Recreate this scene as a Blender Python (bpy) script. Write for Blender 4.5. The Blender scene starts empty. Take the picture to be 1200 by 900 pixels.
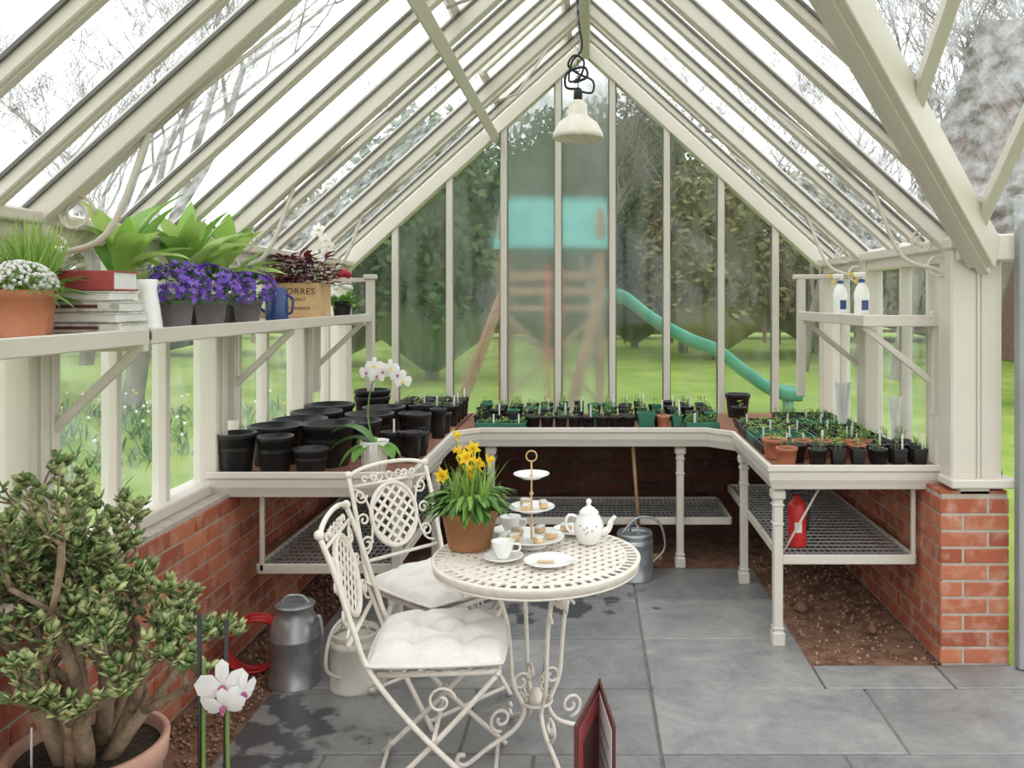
import bpy, math, random
from mathutils import Vector, Matrix
R = random.Random(11)
sc = bpy.context.scene
PI = math.pi

# ------------------------------------------------------------------ materials
def newmat(name):
    m = bpy.data.materials.new(name); m.use_nodes = True
    nt = m.node_tree; b = nt.nodes['Principled BSDF']
    return m, nt, b

def mat(name, c1, c2=None, scale=8, rough=.5, metal=0, bump=0, bscale=None, coat=0, island=0, sss=0, trans=0):
    m, nt, b = newmat(name)
    N = nt.nodes; L = nt.links
    if c2 is None: c2 = tuple(x*.85 for x in c1)
    tc = N.new('ShaderNodeTexCoord')
    nz = N.new('ShaderNodeTexNoise'); nz.inputs['Scale'].default_value = scale; nz.inputs['Detail'].default_value = 5
    L.new(tc.outputs['Object'], nz.inputs['Vector'])
    cr = N.new('ShaderNodeValToRGB')
    cr.color_ramp.elements[0].position = .35; cr.color_ramp.elements[1].position = .65
    cr.color_ramp.elements[0].color = (*c1, 1); cr.color_ramp.elements[1].color = (*c2, 1)
    if island:
        g = N.new('ShaderNodeNewGeometry')
        mx = N.new('ShaderNodeMath'); mx.operation = 'MULTIPLY_ADD'
        mx.inputs[1].default_value = island; L.new(g.outputs['Random Per Island'], mx.inputs[0])
        m2 = N.new('ShaderNodeMath'); m2.operation = 'MULTIPLY_ADD'; m2.inputs[1].default_value = 1-island; m2.inputs[2].default_value = 0
        L.new(nz.outputs['Fac'], m2.inputs[0]); L.new(m2.outputs[0], mx.inputs[2])
        L.new(mx.outputs[0], cr.inputs['Fac'])
    else:
        L.new(nz.outputs['Fac'], cr.inputs['Fac'])
    L.new(cr.outputs['Color'], b.inputs['Base Color'])
    b.inputs['Roughness'].default_value = rough
    b.inputs['Metallic'].default_value = metal
    if coat: b.inputs['Coat Weight'].default_value = coat
    if bump:
        n2 = N.new('ShaderNodeTexNoise'); n2.inputs['Scale'].default_value = bscale or scale*4; n2.inputs['Detail'].default_value = 6
        L.new(tc.outputs['Object'], n2.inputs['Vector'])
        bp = N.new('ShaderNodeBump'); bp.inputs['Strength'].default_value = bump; bp.inputs['Distance'].default_value = .01
        L.new(n2.outputs['Fac'], bp.inputs['Height']); L.new(bp.outputs[0], b.inputs['Normal'])
    if trans:
        t = N.new('ShaderNodeBsdfTranslucent'); L.new(cr.outputs['Color'], t.inputs['Color'])
        ms = N.new('ShaderNodeMixShader'); ms.inputs[0].default_value = trans
        L.new(b.outputs[0], ms.inputs[1]); L.new(t.outputs[0], ms.inputs[2])
        L.new(ms.outputs[0], N['Material Output'].inputs['Surface'])
    return m

CREAM = mat('cream_paint', (.64,.59,.52), (.61,.56,.49), 3, .38)
WHITEP = mat('cream_white_iron', (.83,.77,.69), (.75,.69,.60), 30, .45, bump=.15)
BLACK = mat('black_plastic', (.012,.012,.014), (.022,.022,.024), 10, .38)
DKGREEN = mat('green_plastic', (.02,.13,.08), (.03,.17,.1), 10, .4)
TERRA = mat('terracotta', (.46,.15,.08), (.55,.23,.13), 9, .75, bump=.15)
TERRAB = mat('terracotta_brown', (.36,.17,.07), (.28,.12,.05), 7, .55, bump=.1)
TERRAP = mat('terracotta_pink', (.62,.36,.27), (.5,.27,.19), 7, .7, bump=.1)
SOIL = mat('soil', (.02,.013,.009), (.07,.045,.03), 60, .95, bump=.8, bscale=120)
GALV = mat('galvanised_steel', (.46,.48,.49), (.30,.32,.33), 14, .38, metal=.7, bump=.05)
PORC = mat('porcelain', (.86,.85,.82), (.82,.81,.78), 6, .18, coat=.3)
WOODP = mat('pale_wood', (.66,.45,.24), (.55,.35,.17), 12, .6)
WOODD = mat('brown_wood', (.25,.14,.07), (.36,.21,.11), 8, .7)
WOODG = mat('weathered_wood', (.17,.10,.05), (.25,.15,.08), 8, .8)
RED = mat('red_plastic', (.6,.03,.03), (.5,.02,.02), 8, .35)
BLUE = mat('blue_enamel', (.02,.05,.18), (.03,.07,.22), 8, .25)
GREYP = mat('grey_pot', (.16,.14,.15), (.22,.19,.2), 8, .6)
LEAF = mat('leaf_green', (.13,.30,.05), (.28,.46,.11), 4, .45, island=.6, trans=.3)
LEAFL = mat('leaf_lime', (.28,.47,.09), (.48,.63,.20), 4, .45, island=.6, trans=.4)
LEAFD = mat('leaf_dark', (.04,.13,.03), (.11,.24,.05), 4, .4, island=.6, trans=.2)
LEAFJ = mat('succulent_leaf', (.16,.26,.08), (.54,.58,.26), 4, .35, island=.8, trans=.2)
BURG = mat('burgundy_leaf', (.09,.015,.03), (.20,.04,.06), 6, .45, island=.6, trans=.25)
BARKJ = mat('succulent_bark', (.34,.25,.16), (.18,.125,.08), 25, .8, bump=.6, bscale=60)
STEM = mat('plant_stem', (.10,.20,.04), (.18,.28,.06), 8, .5)
PURP = mat('purple_petal', (.18,.07,.56), (.33,.16,.76), 8, .5, island=.7, trans=.3)
WHITEF = mat('white_petal', (.90,.88,.86), (.84,.82,.80), 8, .5, trans=.3)
PINKF = mat('magenta_petal', (.45,.08,.25), (.60,.20,.40), 8, .5, trans=.3)
YELF = mat('yellow_petal', (.90,.70,.03), (.90,.58,.02), 8, .5, trans=.3)
REDF = mat('red_petal', (.55,.01,.03), (.4,.01,.03), 8, .5, trans=.2)
CUSH = mat('cushion_linen', (.80,.77,.73), (.75,.72,.68), 60, .9, bump=.25, bscale=300)
BOOKW = mat('book_paper', (.72,.69,.62), (.40,.37,.33), 25, .7)
BOOKR = mat('book_red', (.38,.06,.06), (.30,.05,.05), 9, .6)
CAKE = mat('cake_sponge', (.62,.42,.20), (.75,.58,.36), 40, .9, bump=.6)
CHOC = mat('dark_maroon_board', (.09,.03,.025), (.12,.04,.03), 9, .5)
GREY = mat('grey_aluminium', (.30,.31,.31), (.26,.27,.27), 5, .4)
CABLE = mat('black_cable', (.01,.01,.01), (.015,.015,.015), 5, .5)
GASKET = mat('glazing_gasket', (.10,.10,.095), (.14,.14,.13), 5, .6)
CLAY = mat('clay_pellets', (.24,.10,.06), (.40,.20,.13), 90, .95, bump=1, bscale=140)
MESHM = mat('shelf_mesh_metal', (.42,.43,.42), (.34,.35,.34), 20, .4, metal=.5)
LABEL = mat('plant_label', (.8,.8,.78), None, 9, .5)
STONE = mat('pebble', (.20,.10,.06), (.38,.24,.16), 5, .85, island=.8)
BARK = mat('tree_bark', (.16,.14,.12), (.24,.21,.18), 4, .9)
HEDGE = mat('hedge_leaf', (.025,.07,.02), (.09,.15,.04), 1.5, .7, island=.5, trans=.2)
SHRUB = mat('shrub_leaf', (.12,.12,.05), (.24,.23,.09), 1.5, .7, island=.5, trans=.2)
TEAL = mat('teal_plastic', (.06,.26,.20), (.09,.33,.26), 3, .45)
TEALC = mat('teal_canvas', (.04,.19,.17), (.06,.25,.21), 3, .9)
ROOFT = mat('roof_tile', (.08,.062,.055), (.13,.10,.09), 6, .9)
HOUSEB = mat('house_brick', (.22,.14,.10), (.28,.19,.14), 6, .9)

def brickmat(name='red_brick', k=1.0):
    m, nt, b = newmat(name); N = nt.nodes; L = nt.links
    g = N.new('ShaderNodeNewGeometry'); cr = N.new('ShaderNodeValToRGB')
    e = cr.color_ramp.elements
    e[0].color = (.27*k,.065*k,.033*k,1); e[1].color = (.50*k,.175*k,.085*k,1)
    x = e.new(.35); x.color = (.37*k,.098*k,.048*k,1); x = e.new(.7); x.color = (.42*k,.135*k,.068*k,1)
    L.new(g.outputs['Random Per Island'], cr.inputs[0])
    tc = N.new('ShaderNodeTexCoord'); nz = N.new('ShaderNodeTexNoise'); nz.inputs['Scale'].default_value = 14; nz.inputs['Detail'].default_value = 8
    L.new(tc.outputs['Object'], nz.inputs[0])
    c2 = N.new('ShaderNodeValToRGB'); c2.color_ramp.elements[0].position = .5; c2.color_ramp.elements[1].position = .72
    c2.color_ramp.elements[0].color = (0,0,0,1); c2.color_ramp.elements[1].color = (.5,.5,.5,1)
    L.new(nz.outputs[0], c2.inputs[0])
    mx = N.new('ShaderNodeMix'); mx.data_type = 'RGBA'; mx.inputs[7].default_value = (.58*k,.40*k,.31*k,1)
    L.new(c2.outputs[0], mx.inputs[0]); L.new(cr.outputs[0], mx.inputs[6]); L.new(mx.outputs[2], b.inputs['Base Color'])
    b.inputs['Roughness'].default_value = .85
    n2 = N.new('ShaderNodeTexNoise'); n2.inputs['Scale'].default_value = 70; L.new(tc.outputs['Object'], n2.inputs[0])
    bp = N.new('ShaderNodeBump'); bp.inputs['Strength'].default_value = .5; bp.inputs['Distance'].default_value = .006
    L.new(n2.outputs[0], bp.inputs['Height']); L.new(bp.outputs[0], b.inputs['Normal'])
    return m
BRICK0 = brickmat(); BRICKD = brickmat('shade_darkened_brick', .22)  # BRICKD: darker copy, the shade under the back bench painted into the brick
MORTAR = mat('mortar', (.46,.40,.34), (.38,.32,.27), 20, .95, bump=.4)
MORTARD = mat('shade_darkened_mortar', (.08,.068,.06), (.06,.05,.045), 20, .95, bump=.4)  # mortar for the same wall, under-bench shade put into its colour

def slatemat():
    m, nt, b = newmat('slate_paving'); N = nt.nodes; L = nt.links
    g = N.new('ShaderNodeNewGeometry'); tc = N.new('ShaderNodeTexCoord')
    cr = N.new('ShaderNodeValToRGB'); e = cr.color_ramp.elements
    e[0].color = (.215,.215,.215,1); e[1].color = (.31,.31,.305,1)
    L.new(g.outputs['Random Per Island'], cr.inputs[0])
    nz = N.new('ShaderNodeTexNoise'); nz.inputs['Scale'].default_value = 3.4; nz.inputs['Detail'].default_value = 14; nz.inputs['Roughness'].default_value = .78; nz.inputs['Distortion'].default_value = .6
    L.new(tc.outputs['Object'], nz.inputs[0])
    c2 = N.new('ShaderNodeValToRGB'); c2.color_ramp.elements[0].position = .30; c2.color_ramp.elements[1].position = .70
    c2.color_ramp.elements[0].color = (.58,.59,.61,1); c2.color_ramp.elements[1].color = (1.36,1.34,1.30,1)
    L.new(nz.outputs[0], c2.inputs[0])
    mu = N.new('ShaderNodeMix'); mu.data_type = 'RGBA'; mu.blend_type = 'MULTIPLY'; mu.inputs[0].default_value = 1
    L.new(cr.outputs[0], mu.inputs[6]); L.new(c2.outputs[0], mu.inputs[7])
    def spot(cx, cy, r):
        vd = N.new('ShaderNodeVectorMath'); vd.operation = 'DISTANCE'; vd.inputs[1].default_value = (cx, cy, 0)
        L.new(tc.outputs['Object'], vd.inputs[0])
        mr = N.new('ShaderNodeMapRange'); mr.inputs[1].default_value = r; mr.inputs[2].default_value = r*.3
        mr.inputs[3].default_value = 0; mr.inputs[4].default_value = .33
        L.new(vd.outputs['Value'], mr.inputs[0]); return mr.outputs[0]
    s1 = spot(-1.2, 3.2, .62); s2 = spot(-.2, 4.75, .75)
    ad = N.new('ShaderNodeMath'); L.new(s1, ad.inputs[0]); L.new(s2, ad.inputs[1])
    nw = N.new('ShaderNodeTexNoise'); nw.inputs['Scale'].default_value = 7; nw.inputs['Detail'].default_value = 5; L.new(tc.outputs['Object'], nw.inputs[0])
    a2 = N.new('ShaderNodeMath'); L.new(ad.outputs[0], a2.inputs[0]); L.new(nw.outputs[0], a2.inputs[1])
    cw = N.new('ShaderNodeValToRGB'); cw.color_ramp.elements[0].position = .74; cw.color_ramp.elements[1].position = .84; L.new(a2.outputs[0], cw.inputs[0])
    mw = N.new('ShaderNodeMix'); mw.data_type = 'RGBA'; mw.inputs[7].default_value = (.085,.087,.092,1)
    L.new(cw.outputs[0], mw.inputs[0]); L.new(mu.outputs[2], mw.inputs[6]); L.new(mw.outputs[2], b.inputs['Base Color'])
    rr = N.new('ShaderNodeMapRange'); rr.inputs[3].default_value = .42; rr.inputs[4].default_value = .18
    L.new(cw.outputs[0], rr.inputs[0]); L.new(rr.outputs[0], b.inputs['Roughness'])
    n3 = N.new('ShaderNodeTexNoise'); n3.inputs['Scale'].default_value = 7; n3.inputs['Detail'].default_value = 10; n3.inputs['Roughness'].default_value = .6; L.new(tc.outputs['Object'], n3.inputs[0])
    bp = N.new('ShaderNodeBump'); bp.inputs['Strength'].default_value = .7; bp.inputs['Distance'].default_value = .02
    L.new(n3.outputs[0], bp.inputs['Height']); L.new(bp.outputs[0], b.inputs['Normal'])
    return m
SLATE = slatemat()

def glassmat(name, lo, hi, fogmin, fogmax, rough=.0, tint=(.95,.98,.97), scale=(1.5,1.5,1.0), white=.15):
    m, nt, b = newmat(name); N = nt.nodes; L = nt.links; N.remove(b)
    tr = N.new('ShaderNodeBsdfTransparent'); tr.inputs[0].default_value = (*tint, 1)
    gl = N.new('ShaderNodeBsdfGlossy'); gl.inputs['Roughness'].default_value = .04
    m1 = N.new('ShaderNodeMixShader'); m1.inputs[0].default_value = .05
    L.new(tr.outputs[0], m1.inputs[1]); L.new(gl.outputs[0], m1.inputs[2])
    tc = N.new('ShaderNodeTexCoord'); mp = N.new('ShaderNodeMapping'); mp.inputs['Scale'].default_value = scale
    L.new(tc.outputs['Object'], mp.inputs[0])
    nz = N.new('ShaderNodeTexNoise'); nz.inputs['Scale'].default_value = 1.5; nz.inputs['Detail'].default_value = 9; nz.inputs['Roughness'].default_value = .62
    L.new(mp.outputs[0], nz.inputs[0])
    mr = N.new('ShaderNodeMapRange'); mr.inputs[1].default_value = lo; mr.inputs[2].default_value = hi; mr.inputs[3].default_value = fogmin; mr.inputs[4].default_value = fogmax
    L.new(nz.outputs[0], mr.inputs[0])
    df = N.new('ShaderNodeBsdfTranslucent'); df.inputs[0].default_value = (.80,.84,.83,1)
    if rough > 0:
        rf = N.new('ShaderNodeBsdfRefraction'); rf.inputs['Roughness'].default_value = rough; rf.inputs['IOR'].default_value = 1.12
        rf.inputs[0].default_value = (.9,.95,.93,1)
        fm = N.new('ShaderNodeMixShader'); fm.inputs[0].default_value = white
        L.new(rf.outputs[0], fm.inputs[1]); L.new(df.outputs[0], fm.inputs[2]); fog = fm
    else:
        fog = df
    m2 = N.new('ShaderNodeMixShader'); L.new(mr.outputs[0], m2.inputs[0]); L.new(m1.outputs[0], m2.inputs[1]); L.new(fog.outputs[0], m2.inputs[2])
    L.new(m2.outputs[0], N['Material Output'].inputs['Surface'])
    return m
GL_CLEAR = glassmat('glass_clear', .4, .7, .06, .28, scale=(5,5,5))
GL_ROOF = glassmat('glass_roof_wet', .38, .72, .05, .48, scale=(9,9,9))
GL_FOG = glassmat('glass_misted', .3, .62, .60, .95, rough=.28, white=.24)
GL_FOG2 = glassmat('glass_part_misted', .4, .68, .10, .70, rough=.25, scale=(5,5,1.0), white=.28)
GL_FOG3 = glassmat('glass_lightly_misted', .42, .72, .04, .50, rough=.2, scale=(6,6,1.5), white=.28)

def lawnmat():
    m, nt, b = newmat('lawn_grass'); N = nt.nodes; L = nt.links
    tc = N.new('ShaderNodeTexCoord'); nz = N.new('ShaderNodeTexNoise'); nz.inputs['Scale'].default_value = .6; nz.inputs['Detail'].default_value = 12; nz.inputs['Roughness'].default_value = .7
    L.new(tc.outputs['Object'], nz.inputs[0])
    cr = N.new('ShaderNodeValToRGB'); e = cr.color_ramp.elements; e[0].position = .35; e[1].position = .65
    e[0].color = (.13,.22,.04,1); e[1].color = (.28,.36,.09,1)
    L.new(nz.outputs[0], cr.inputs[0]); L.new(cr.outputs[0], b.inputs['Base Color']); b.inputs['Roughness'].default_value = 1
    b.inputs['Specular IOR Level'].default_value = .1
    return m
LAWN = lawnmat()

# ------------------------------------------------------------------ mesh builder
class MB:
    def __init__(s, name):
        s.name = name; s.v = []; s.f = []; s.mi = []; s.sm = []; s.mats = []; s.M = None
    def add(s, vs, fs, mt, smooth=False):
        if mt not in s.mats: s.mats.append(mt)
        k = s.mats.index(mt); b = len(s.v)
        if s.M is not None: vs = [s.M @ Vector(p) for p in vs]
        s.v.extend([(p[0], p[1], p[2]) for p in vs])
        for f in fs:
            s.f.append([i+b for i in f]); s.mi.append(k); s.sm.append(smooth)
    def done(s, coll=None):
        me = bpy.data.meshes.new(s.name); me.from_pydata(s.v, [], s.f)
        for m in s.mats: me.materials.append(m)
        me.polygons.foreach_set('material_index', s.mi); me.polygons.foreach_set('use_smooth', s.sm)
        me.update()
        o = bpy.data.objects.new(s.name, me); sc.collection.objects.link(o); return o
    def box(s, c, d, mt, bev=0, rot=None):
        c = Vector(c); h = [x/2 for x in d]
        bev = min(bev, min(h)*.9)
        def T(p):
            p = Vector(p)
            if rot is not None: p = rot @ p
            return c + p
        if bev <= 0:
            vs = [T((x*h[0], y*h[1], z*h[2])) for x in (-1,1) for y in (-1,1) for z in (-1,1)]
            s.add(vs, [(0,1,3,2),(4,6,7,5),(0,4,5,1),(2,3,7,6),(0,2,6,4),(1,5,7,3)], mt); return
        vs = []; idx = {}
        for x in (-1,1):
            for y in (-1,1):
                for z in (-1,1):
                    for a in range(3):
                        q = [x*(h[0]-bev), y*(h[1]-bev), z*(h[2]-bev)]
                        q[a] = (x,y,z)[a]*h[a]; idx[(x,y,z,a)] = len(vs); vs.append(q)
        fs = []
        def face(l):
            p = [Vector(vs[i]) for i in l]; n = (p[1]-p[0]).cross(p[2]-p[0]); ce = sum(p, Vector())/len(p)
            fs.append(l if n.dot(ce) > 0 else l[::-1])
        S = (-1,1)
        for a in range(3):
            o = [i for i in range(3) if i != a]
            for sg in S:
                l = []
                for u, w in ((-1,-1),(1,-1),(1,1),(-1,1)):
                    k = [0,0,0]; k[a] = sg; k[o[0]] = u; k[o[1]] = w; l.append(idx[(*k, a)])
                face(l)
            for u in S:
                for w in S:
                    k1 = [0,0,0]; k1[a] = -1; k1[o[0]] = u; k1[o[1]] = w; k2 = list(k1); k2[a] = 1
                    face([idx[(*k1,o[0])], idx[(*k2,o[0])], idx[(*k2,o[1])], idx[(*k1,o[1])]])
        for x in S:
            for y in S:
                for z in S: face([idx[(x,y,z,0)], idx[(x,y,z,1)], idx[(x,y,z,2)]])
        s.add([T(p) for p in vs], fs, mt)
    def beam(s, p1, p2, w, h, mt, up=(0,0,1), bev=.004):
        p1 = Vector(p1); p2 = Vector(p2); d = p2-p1; L = d.length; d.normalize()
        up = Vector(up); sd = d.cross(up)
        if sd.length < 1e-5: sd = d.cross(Vector((1,0,0)))
        sd.normalize(); u = sd.cross(d)
        rot = Matrix((d, sd, u)).transposed()
        s.box((p1+p2)/2, (L, w, h), mt, bev, rot)
    def tube(s, pts, r, mt, n=8, closed=False, caps=True, smooth=True):
        P = [Vector(p) for p in pts]; m = len(P)
        if not isinstance(r, (list, tuple)): r = [r]*m
        T = []
        for i in range(m):
            if closed: t = P[(i+1) % m]-P[i-1]
            else: t = P[min(i+1, m-1)]-P[max(i-1, 0)]
            if t.length < 1e-9: t = Vector((0,0,1))
            T.append(t.normalized())
        a = Vector((0,0,1)) if abs(T[0].z) < .9 else Vector((1,0,0))
        u = T[0].cross(a).normalized(); vs = []
        for i in range(m):
            u = (u - T[i]*u.dot(T[i]))
            if u.length < 1e-6: u = T[i].orthogonal()
            u.normalize(); w = T[i].cross(u)
            for k in range(n):
                an = 2*PI*k/n; vs.append(P[i] + (u*math.cos(an)+w*math.sin(an))*r[i])
        fs = []
        for i in range(m if closed else m-1):
            j = (i+1) % m
            for k in range(n):
                k2 = (k+1) % n; fs.append((i*n+k, i*n+k2, j*n+k2, j*n+k))
        if caps and not closed:
            fs.append(tuple(range(n))[::-1]); fs.append(tuple((m-1)*n+k for k in range(n)))
        s.add(vs, fs, mt, smooth)
    def lathe(s, prof, c, mt, n=24, smooth=True, axis=None, rot0=0, sx=1, sy=1):
        vs = []; c = Vector(c)
        for r, z in prof:
            for k in range(n):
                an = rot0+2*PI*k/n; p = Vector((r*math.cos(an)*sx, r*math.sin(an)*sy, z))
                if axis is not None: p = axis @ p
                vs.append(c+p)
        fs = []
        for i in range(len(prof)-1):
            for k in range(n):
                k2 = (k+1) % n; fs.append((i*n+k, i*n+k2, (i+1)*n+k2, (i+1)*n+k))
        s.add(vs, fs, mt, smooth)
    def sph(s, c, r, mt, n=10, sz=1):
        pr = [(max(1e-4, r*math.sin(PI*i/n)), -r*sz*math.cos(PI*i/n)) for i in range(n+1)]
        s.lathe(pr, c, mt, n+2)
    def blob(s, c, r, mt):
        c = Vector(c); vs = []
        for a in [(0,0,1),(1,0,0),(0,1,0),(-1,0,0),(0,-1,0),(0,0,-1)]:
            vs.append(c+Vector(a)*r*R.uniform(.6,1.1))
        s.add(vs, [(0,1,2),(0,2,3),(0,3,4),(0,4,1),(5,2,1),(5,3,2),(5,4,3),(5,1,4)], mt, True)
    def leaf(s, b, d, L, w, mt, droop=.3, fold=.15, seg=4, shape=None):
        b = Vector(b); d = Vector(d).normalized(); up = Vector((0,0,1))
        sd = d.cross(up)
        if sd.length < 1e-3: sd = Vector((R.uniform(-1,1), R.uniform(-1,1), 0))
        sd.normalize(); vs = []; p = b.copy(); dd = d.copy()
        shp = shape or [.25,.85,1,.7,.06]
        for i in range(seg+1):
            t = i/seg; k = t*(len(shp)-1); j = min(int(k), len(shp)-2); ww = (shp[j]+(shp[j+1]-shp[j])*(k-j))*w/2
            nn = sd.cross(dd).normalized()
            vs += [p-sd*ww+nn*ww*fold*2, p.copy(), p+sd*ww+nn*ww*fold*2]
            dd = (dd - up*droop/seg).normalized(); p = p+dd*L/seg
        fs = []
        for i in range(seg):
            a = i*3; fs += [(a,a+1,a+4,a+3),(a+1,a+2,a+5,a+4)]
        s.add(vs, fs, mt, True)
    def sweep(s, path, prof, mt, smooth=False):
        P = [Vector((p[0], p[1])) for p in path]; m = len(P); vs = []
        for i in range(m):
            ns = []
            if i > 0: d = (P[i]-P[i-1]).normalized(); ns.append(Vector((d.y, -d.x)))
            if i < m-1: d = (P[i+1]-P[i]).normalized(); ns.append(Vector((d.y, -d.x)))
            n = sum(ns, Vector((0,0)))/len(ns); n = n/(n.length**2)
            for o, z in prof: q = P[i]+n*o; vs.append((q.x, q.y, z))
        k = len(prof); fs = []
        for i in range(m-1):
            for j in range(k-1):
                fs.append((i*k+j, (i+1)*k+j, (i+1)*k+j+1, i*k+j+1))
        s.add(vs, fs, mt, smooth)
    def lattice(s, c, U, V, a, b, sp, w, th, mt):
        c = Vector(c); U = Vector(U).normalized(); V = Vector(V).normalized(); Nn = U.cross(V)
        for q, sg in ((1, .5), (-1, -.5)):
            dx, dy = math.cos(PI/4), math.sin(PI/4)*q; nx, ny = -dy, dx
            k = int(max(a, b)/sp)+1
            for i in range(-k, k+1):
                o = i*sp; ox, oy = nx*o, ny*o
                A = dx*dx/a/a+dy*dy/b/b; B = 2*(ox*dx/a/a+oy*dy/b/b); C = ox*ox/a/a+oy*oy/b/b-1
                D = B*B-4*A*C
                if D <= 0: continue
                t1 = (-B-math.sqrt(D))/2/A; t2 = (-B+math.sqrt(D))/2/A
                if t2-t1 < sp: continue
                p1 = c+U*(ox+dx*t1)+V*(oy+dy*t1)+Nn*sg*th; p2 = c+U*(ox+dx*t2)+V*(oy+dy*t2)+Nn*sg*th
                s.beam(p1, p2, w, th, mt, up=Nn, bev=0)

def cat(pts, k=6):
    P = [Vector(p) for p in pts]; out = []
    for i in range(len(P)-1):
        p0 = P[max(i-1,0)]; p1 = P[i]; p2 = P[i+1]; p3 = P[min(i+2, len(P)-1)]
        for j in range(k):
            t = j/k
            out.append(.5*((2*p1)+(p2-p0)*t+(2*p0-5*p1+4*p2-p3)*t*t+(3*p1-p0-3*p2+p3)*t**3))
    out.append(P[-1]); return out
def spiral(c, U, V, r0, r1, a0, a1, n=18):
    c = Vector(c); U = Vector(U); V = Vector(V)
    return [c+(U*math.cos(a0+(a1-a0)*i/n)+V*math.sin(a0+(a1-a0)*i/n))*(r0+(r1-r0)*i/n) for i in range(n+1)]
def ring(c, r, U=(1,0,0), V=(0,1,0), n=24, a=1, b=1):
    c = Vector(c); U = Vector(U); V = Vector(V)
    return [c+U*r*a*math.cos(2*PI*i/n)+V*r*b*math.sin(2*PI*i/n) for i in range(n)]
def rdir(zmin=-.2, zmax=1):
    a = R.uniform(0, 2*PI); z = R.uniform(zmin, zmax); h = math.sqrt(max(0, 1-z*z)); return Vector((h*math.cos(a), h*math.sin(a), z))

def pot(mb, x, y, z, rt, rb, h, mt, n=22, rim=.18, soil=SOIL, flat=False, fill=.88):
    rh = h*rim
    pr = [(.001,z), (rb,z), (rb*1.01,z+.004), (rt*.95,z+h-rh), (rt,z+h-rh), (rt*1.03,z+h-.004), (rt*1.02,z+h), (rt*.94,z+h), (rt*.9,z+h*fill-.003)]
    mb.lathe(pr, (x,y,0), mt, n, smooth=False if flat else True, rot0=PI/4 if n == 4 else 0)
    mb.lathe([(rt*.92,z+h*fill), (.001,z+h*fill+.004)], (x,y,0), soil, n, rot0=PI/4 if n == 4 else 0)
    return z+h*fill
def seedling(mb, x, y, z, h, mt, k=4, w=.018, L=.035):
    mb.tube([(x,y,z), (x+R.uniform(-.005,.005), y, z+h)], .0016, STEM, 4, caps=False)
    for i in range(k):
        a = R.uniform(0, 2*PI); zz = z+h*R.uniform(.5, 1)
        mb.leaf((x,y,zz), (math.cos(a), math.sin(a), R.uniform(.1,.8)), L*R.uniform(.7,1.2), w, mt, seg=2, droop=.4, shape=[.2,1,.1])

# ------------------------------------------------------------------ greenhouse dimensions
XL, XR, XC, YB, YF = -1.77, 1.72, -.025, 6.10, -1.2
EAV, SL = 1.90, .905
def zr(x): return EAV+SL*(1.745-abs(x-XC))
APEX = zr(XC)

# ------------------------------------------------------------------ ground and floor
o = MB('lawn_ground'); o.box((0,40,-.11), (160,170,.1), LAWN); o.done()
o = MB('gravel_bed'); o.box((.05,2.5,-.03), (3.7,7.3,.05), mat('earth', (.13,.06,.035), (.27,.15,.095), 12, .95, bump=1, bscale=50)); o.done()
JOINT = mat('joint_sand', (.15,.145,.135), (.21,.20,.185), 40, .95, bump=.5)
o = MB('floor')
rows = [-1.2,-.6,-.05,.5,1.05,1.58,2.1,2.6,3.08,3.60,4.13,4.65,5.2]
for i in range(len(rows)-1):
    y0, y1 = rows[i], rows[i+1]
    far = y0 >= 3.6
    xs = [-1.33,-.47,.26,1.0] if i % 2 == 0 else [-1.33,-.95,-.2,.26,1.0]
    if not far: xs = xs[:-1] + ([.92,1.58,2.3,3.0] if i % 2 else [1.16,1.9,2.5,3.0])
    for a, b in zip(xs[:-1], xs[1:]):
        o.box(((a+b)/2, (y0+y1)/2, -.012+R.uniform(-.0015,.0015)), (b-a-.010, y1-y0-.010, .036), SLATE, .004)
for a, b in ((1.0,1.55),(1.55,2.1),(2.1,3.0)):
    o.box(((a+b)/2,3.715,-.012), (b-a-.01,.22,.036), SLATE, .004)
o.box((.83,1.19,-.013), (4.32,4.8,.028), JOINT); o.box((2.08,3.705,-.0135), (1.84,.20,.026), JOINT)
o.box((-.165,4.4,-.0135), (2.33,1.6,.026), JOINT)
o.done()
o = MB('pebbles')
for i in range(900):
    x = R.uniform(1.03,1.58); y = R.uniform(3.86,5.9); o.blob((x,y,.0), R.choice([.005,.006,.008,.010,.014]), STONE)
for i in range(1300):
    x = R.uniform(-1.6,-1.35); y = R.uniform(2.0,5.5); o.blob((x,y,.0), R.uniform(.006,.014), STONE)
o.blob((1.12,4.5,.02), .05, STONE); o.blob((1.4,4.2,.02), .04, STONE)
o.done()

# ------------------------------------------------------------------ brick walls
def bricks(mb, ax, f0, f1, a0, a1, h=.75, BRICK=BRICK0, MORT=MORTAR):
    nc = int(round(h/.075)); T = f1-f0
    def put(u0, u1, z0, z1, g=0):
        c = (u0+u1)/2; zc = (z0+z1)/2
        if ax == 'y': mb.box(((f0+f1)/2, c, zc), (T-g, u1-u0, z1-z0), MORT if g else BRICK, 0 if g else .004)
        else: mb.box((c, (f0+f1)/2, zc), (u1-u0, T-g, z1-z0), MORT if g else BRICK, 0 if g else .004)
    put(a0+.006, a1-.006, 0, h+.02, .014)
    for c in range(nc):
        z0 = c*.075+.01; z1 = z0+.065; u = a0 - (0 if c % 2 else .1125)
        while u < a1-.01:
            s0 = max(u, a0); s1 = min(u+.215, a1)
            if s1-s0 > .03: put(s0, s1, z0, z1)
            u += .225
w = MB('wall_left'); bricks(w, 'y', -1.93, -1.62, YF, YB+.1)
w.box((XL-.0,(YF+YB)/2,.79), (.14,YB-YF+.1,.05), CREAM, .006); w.done()
w = MB('wall_right'); bricks(w, 'y', 1.58, 1.89, 3.94, YB+.1)
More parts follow.
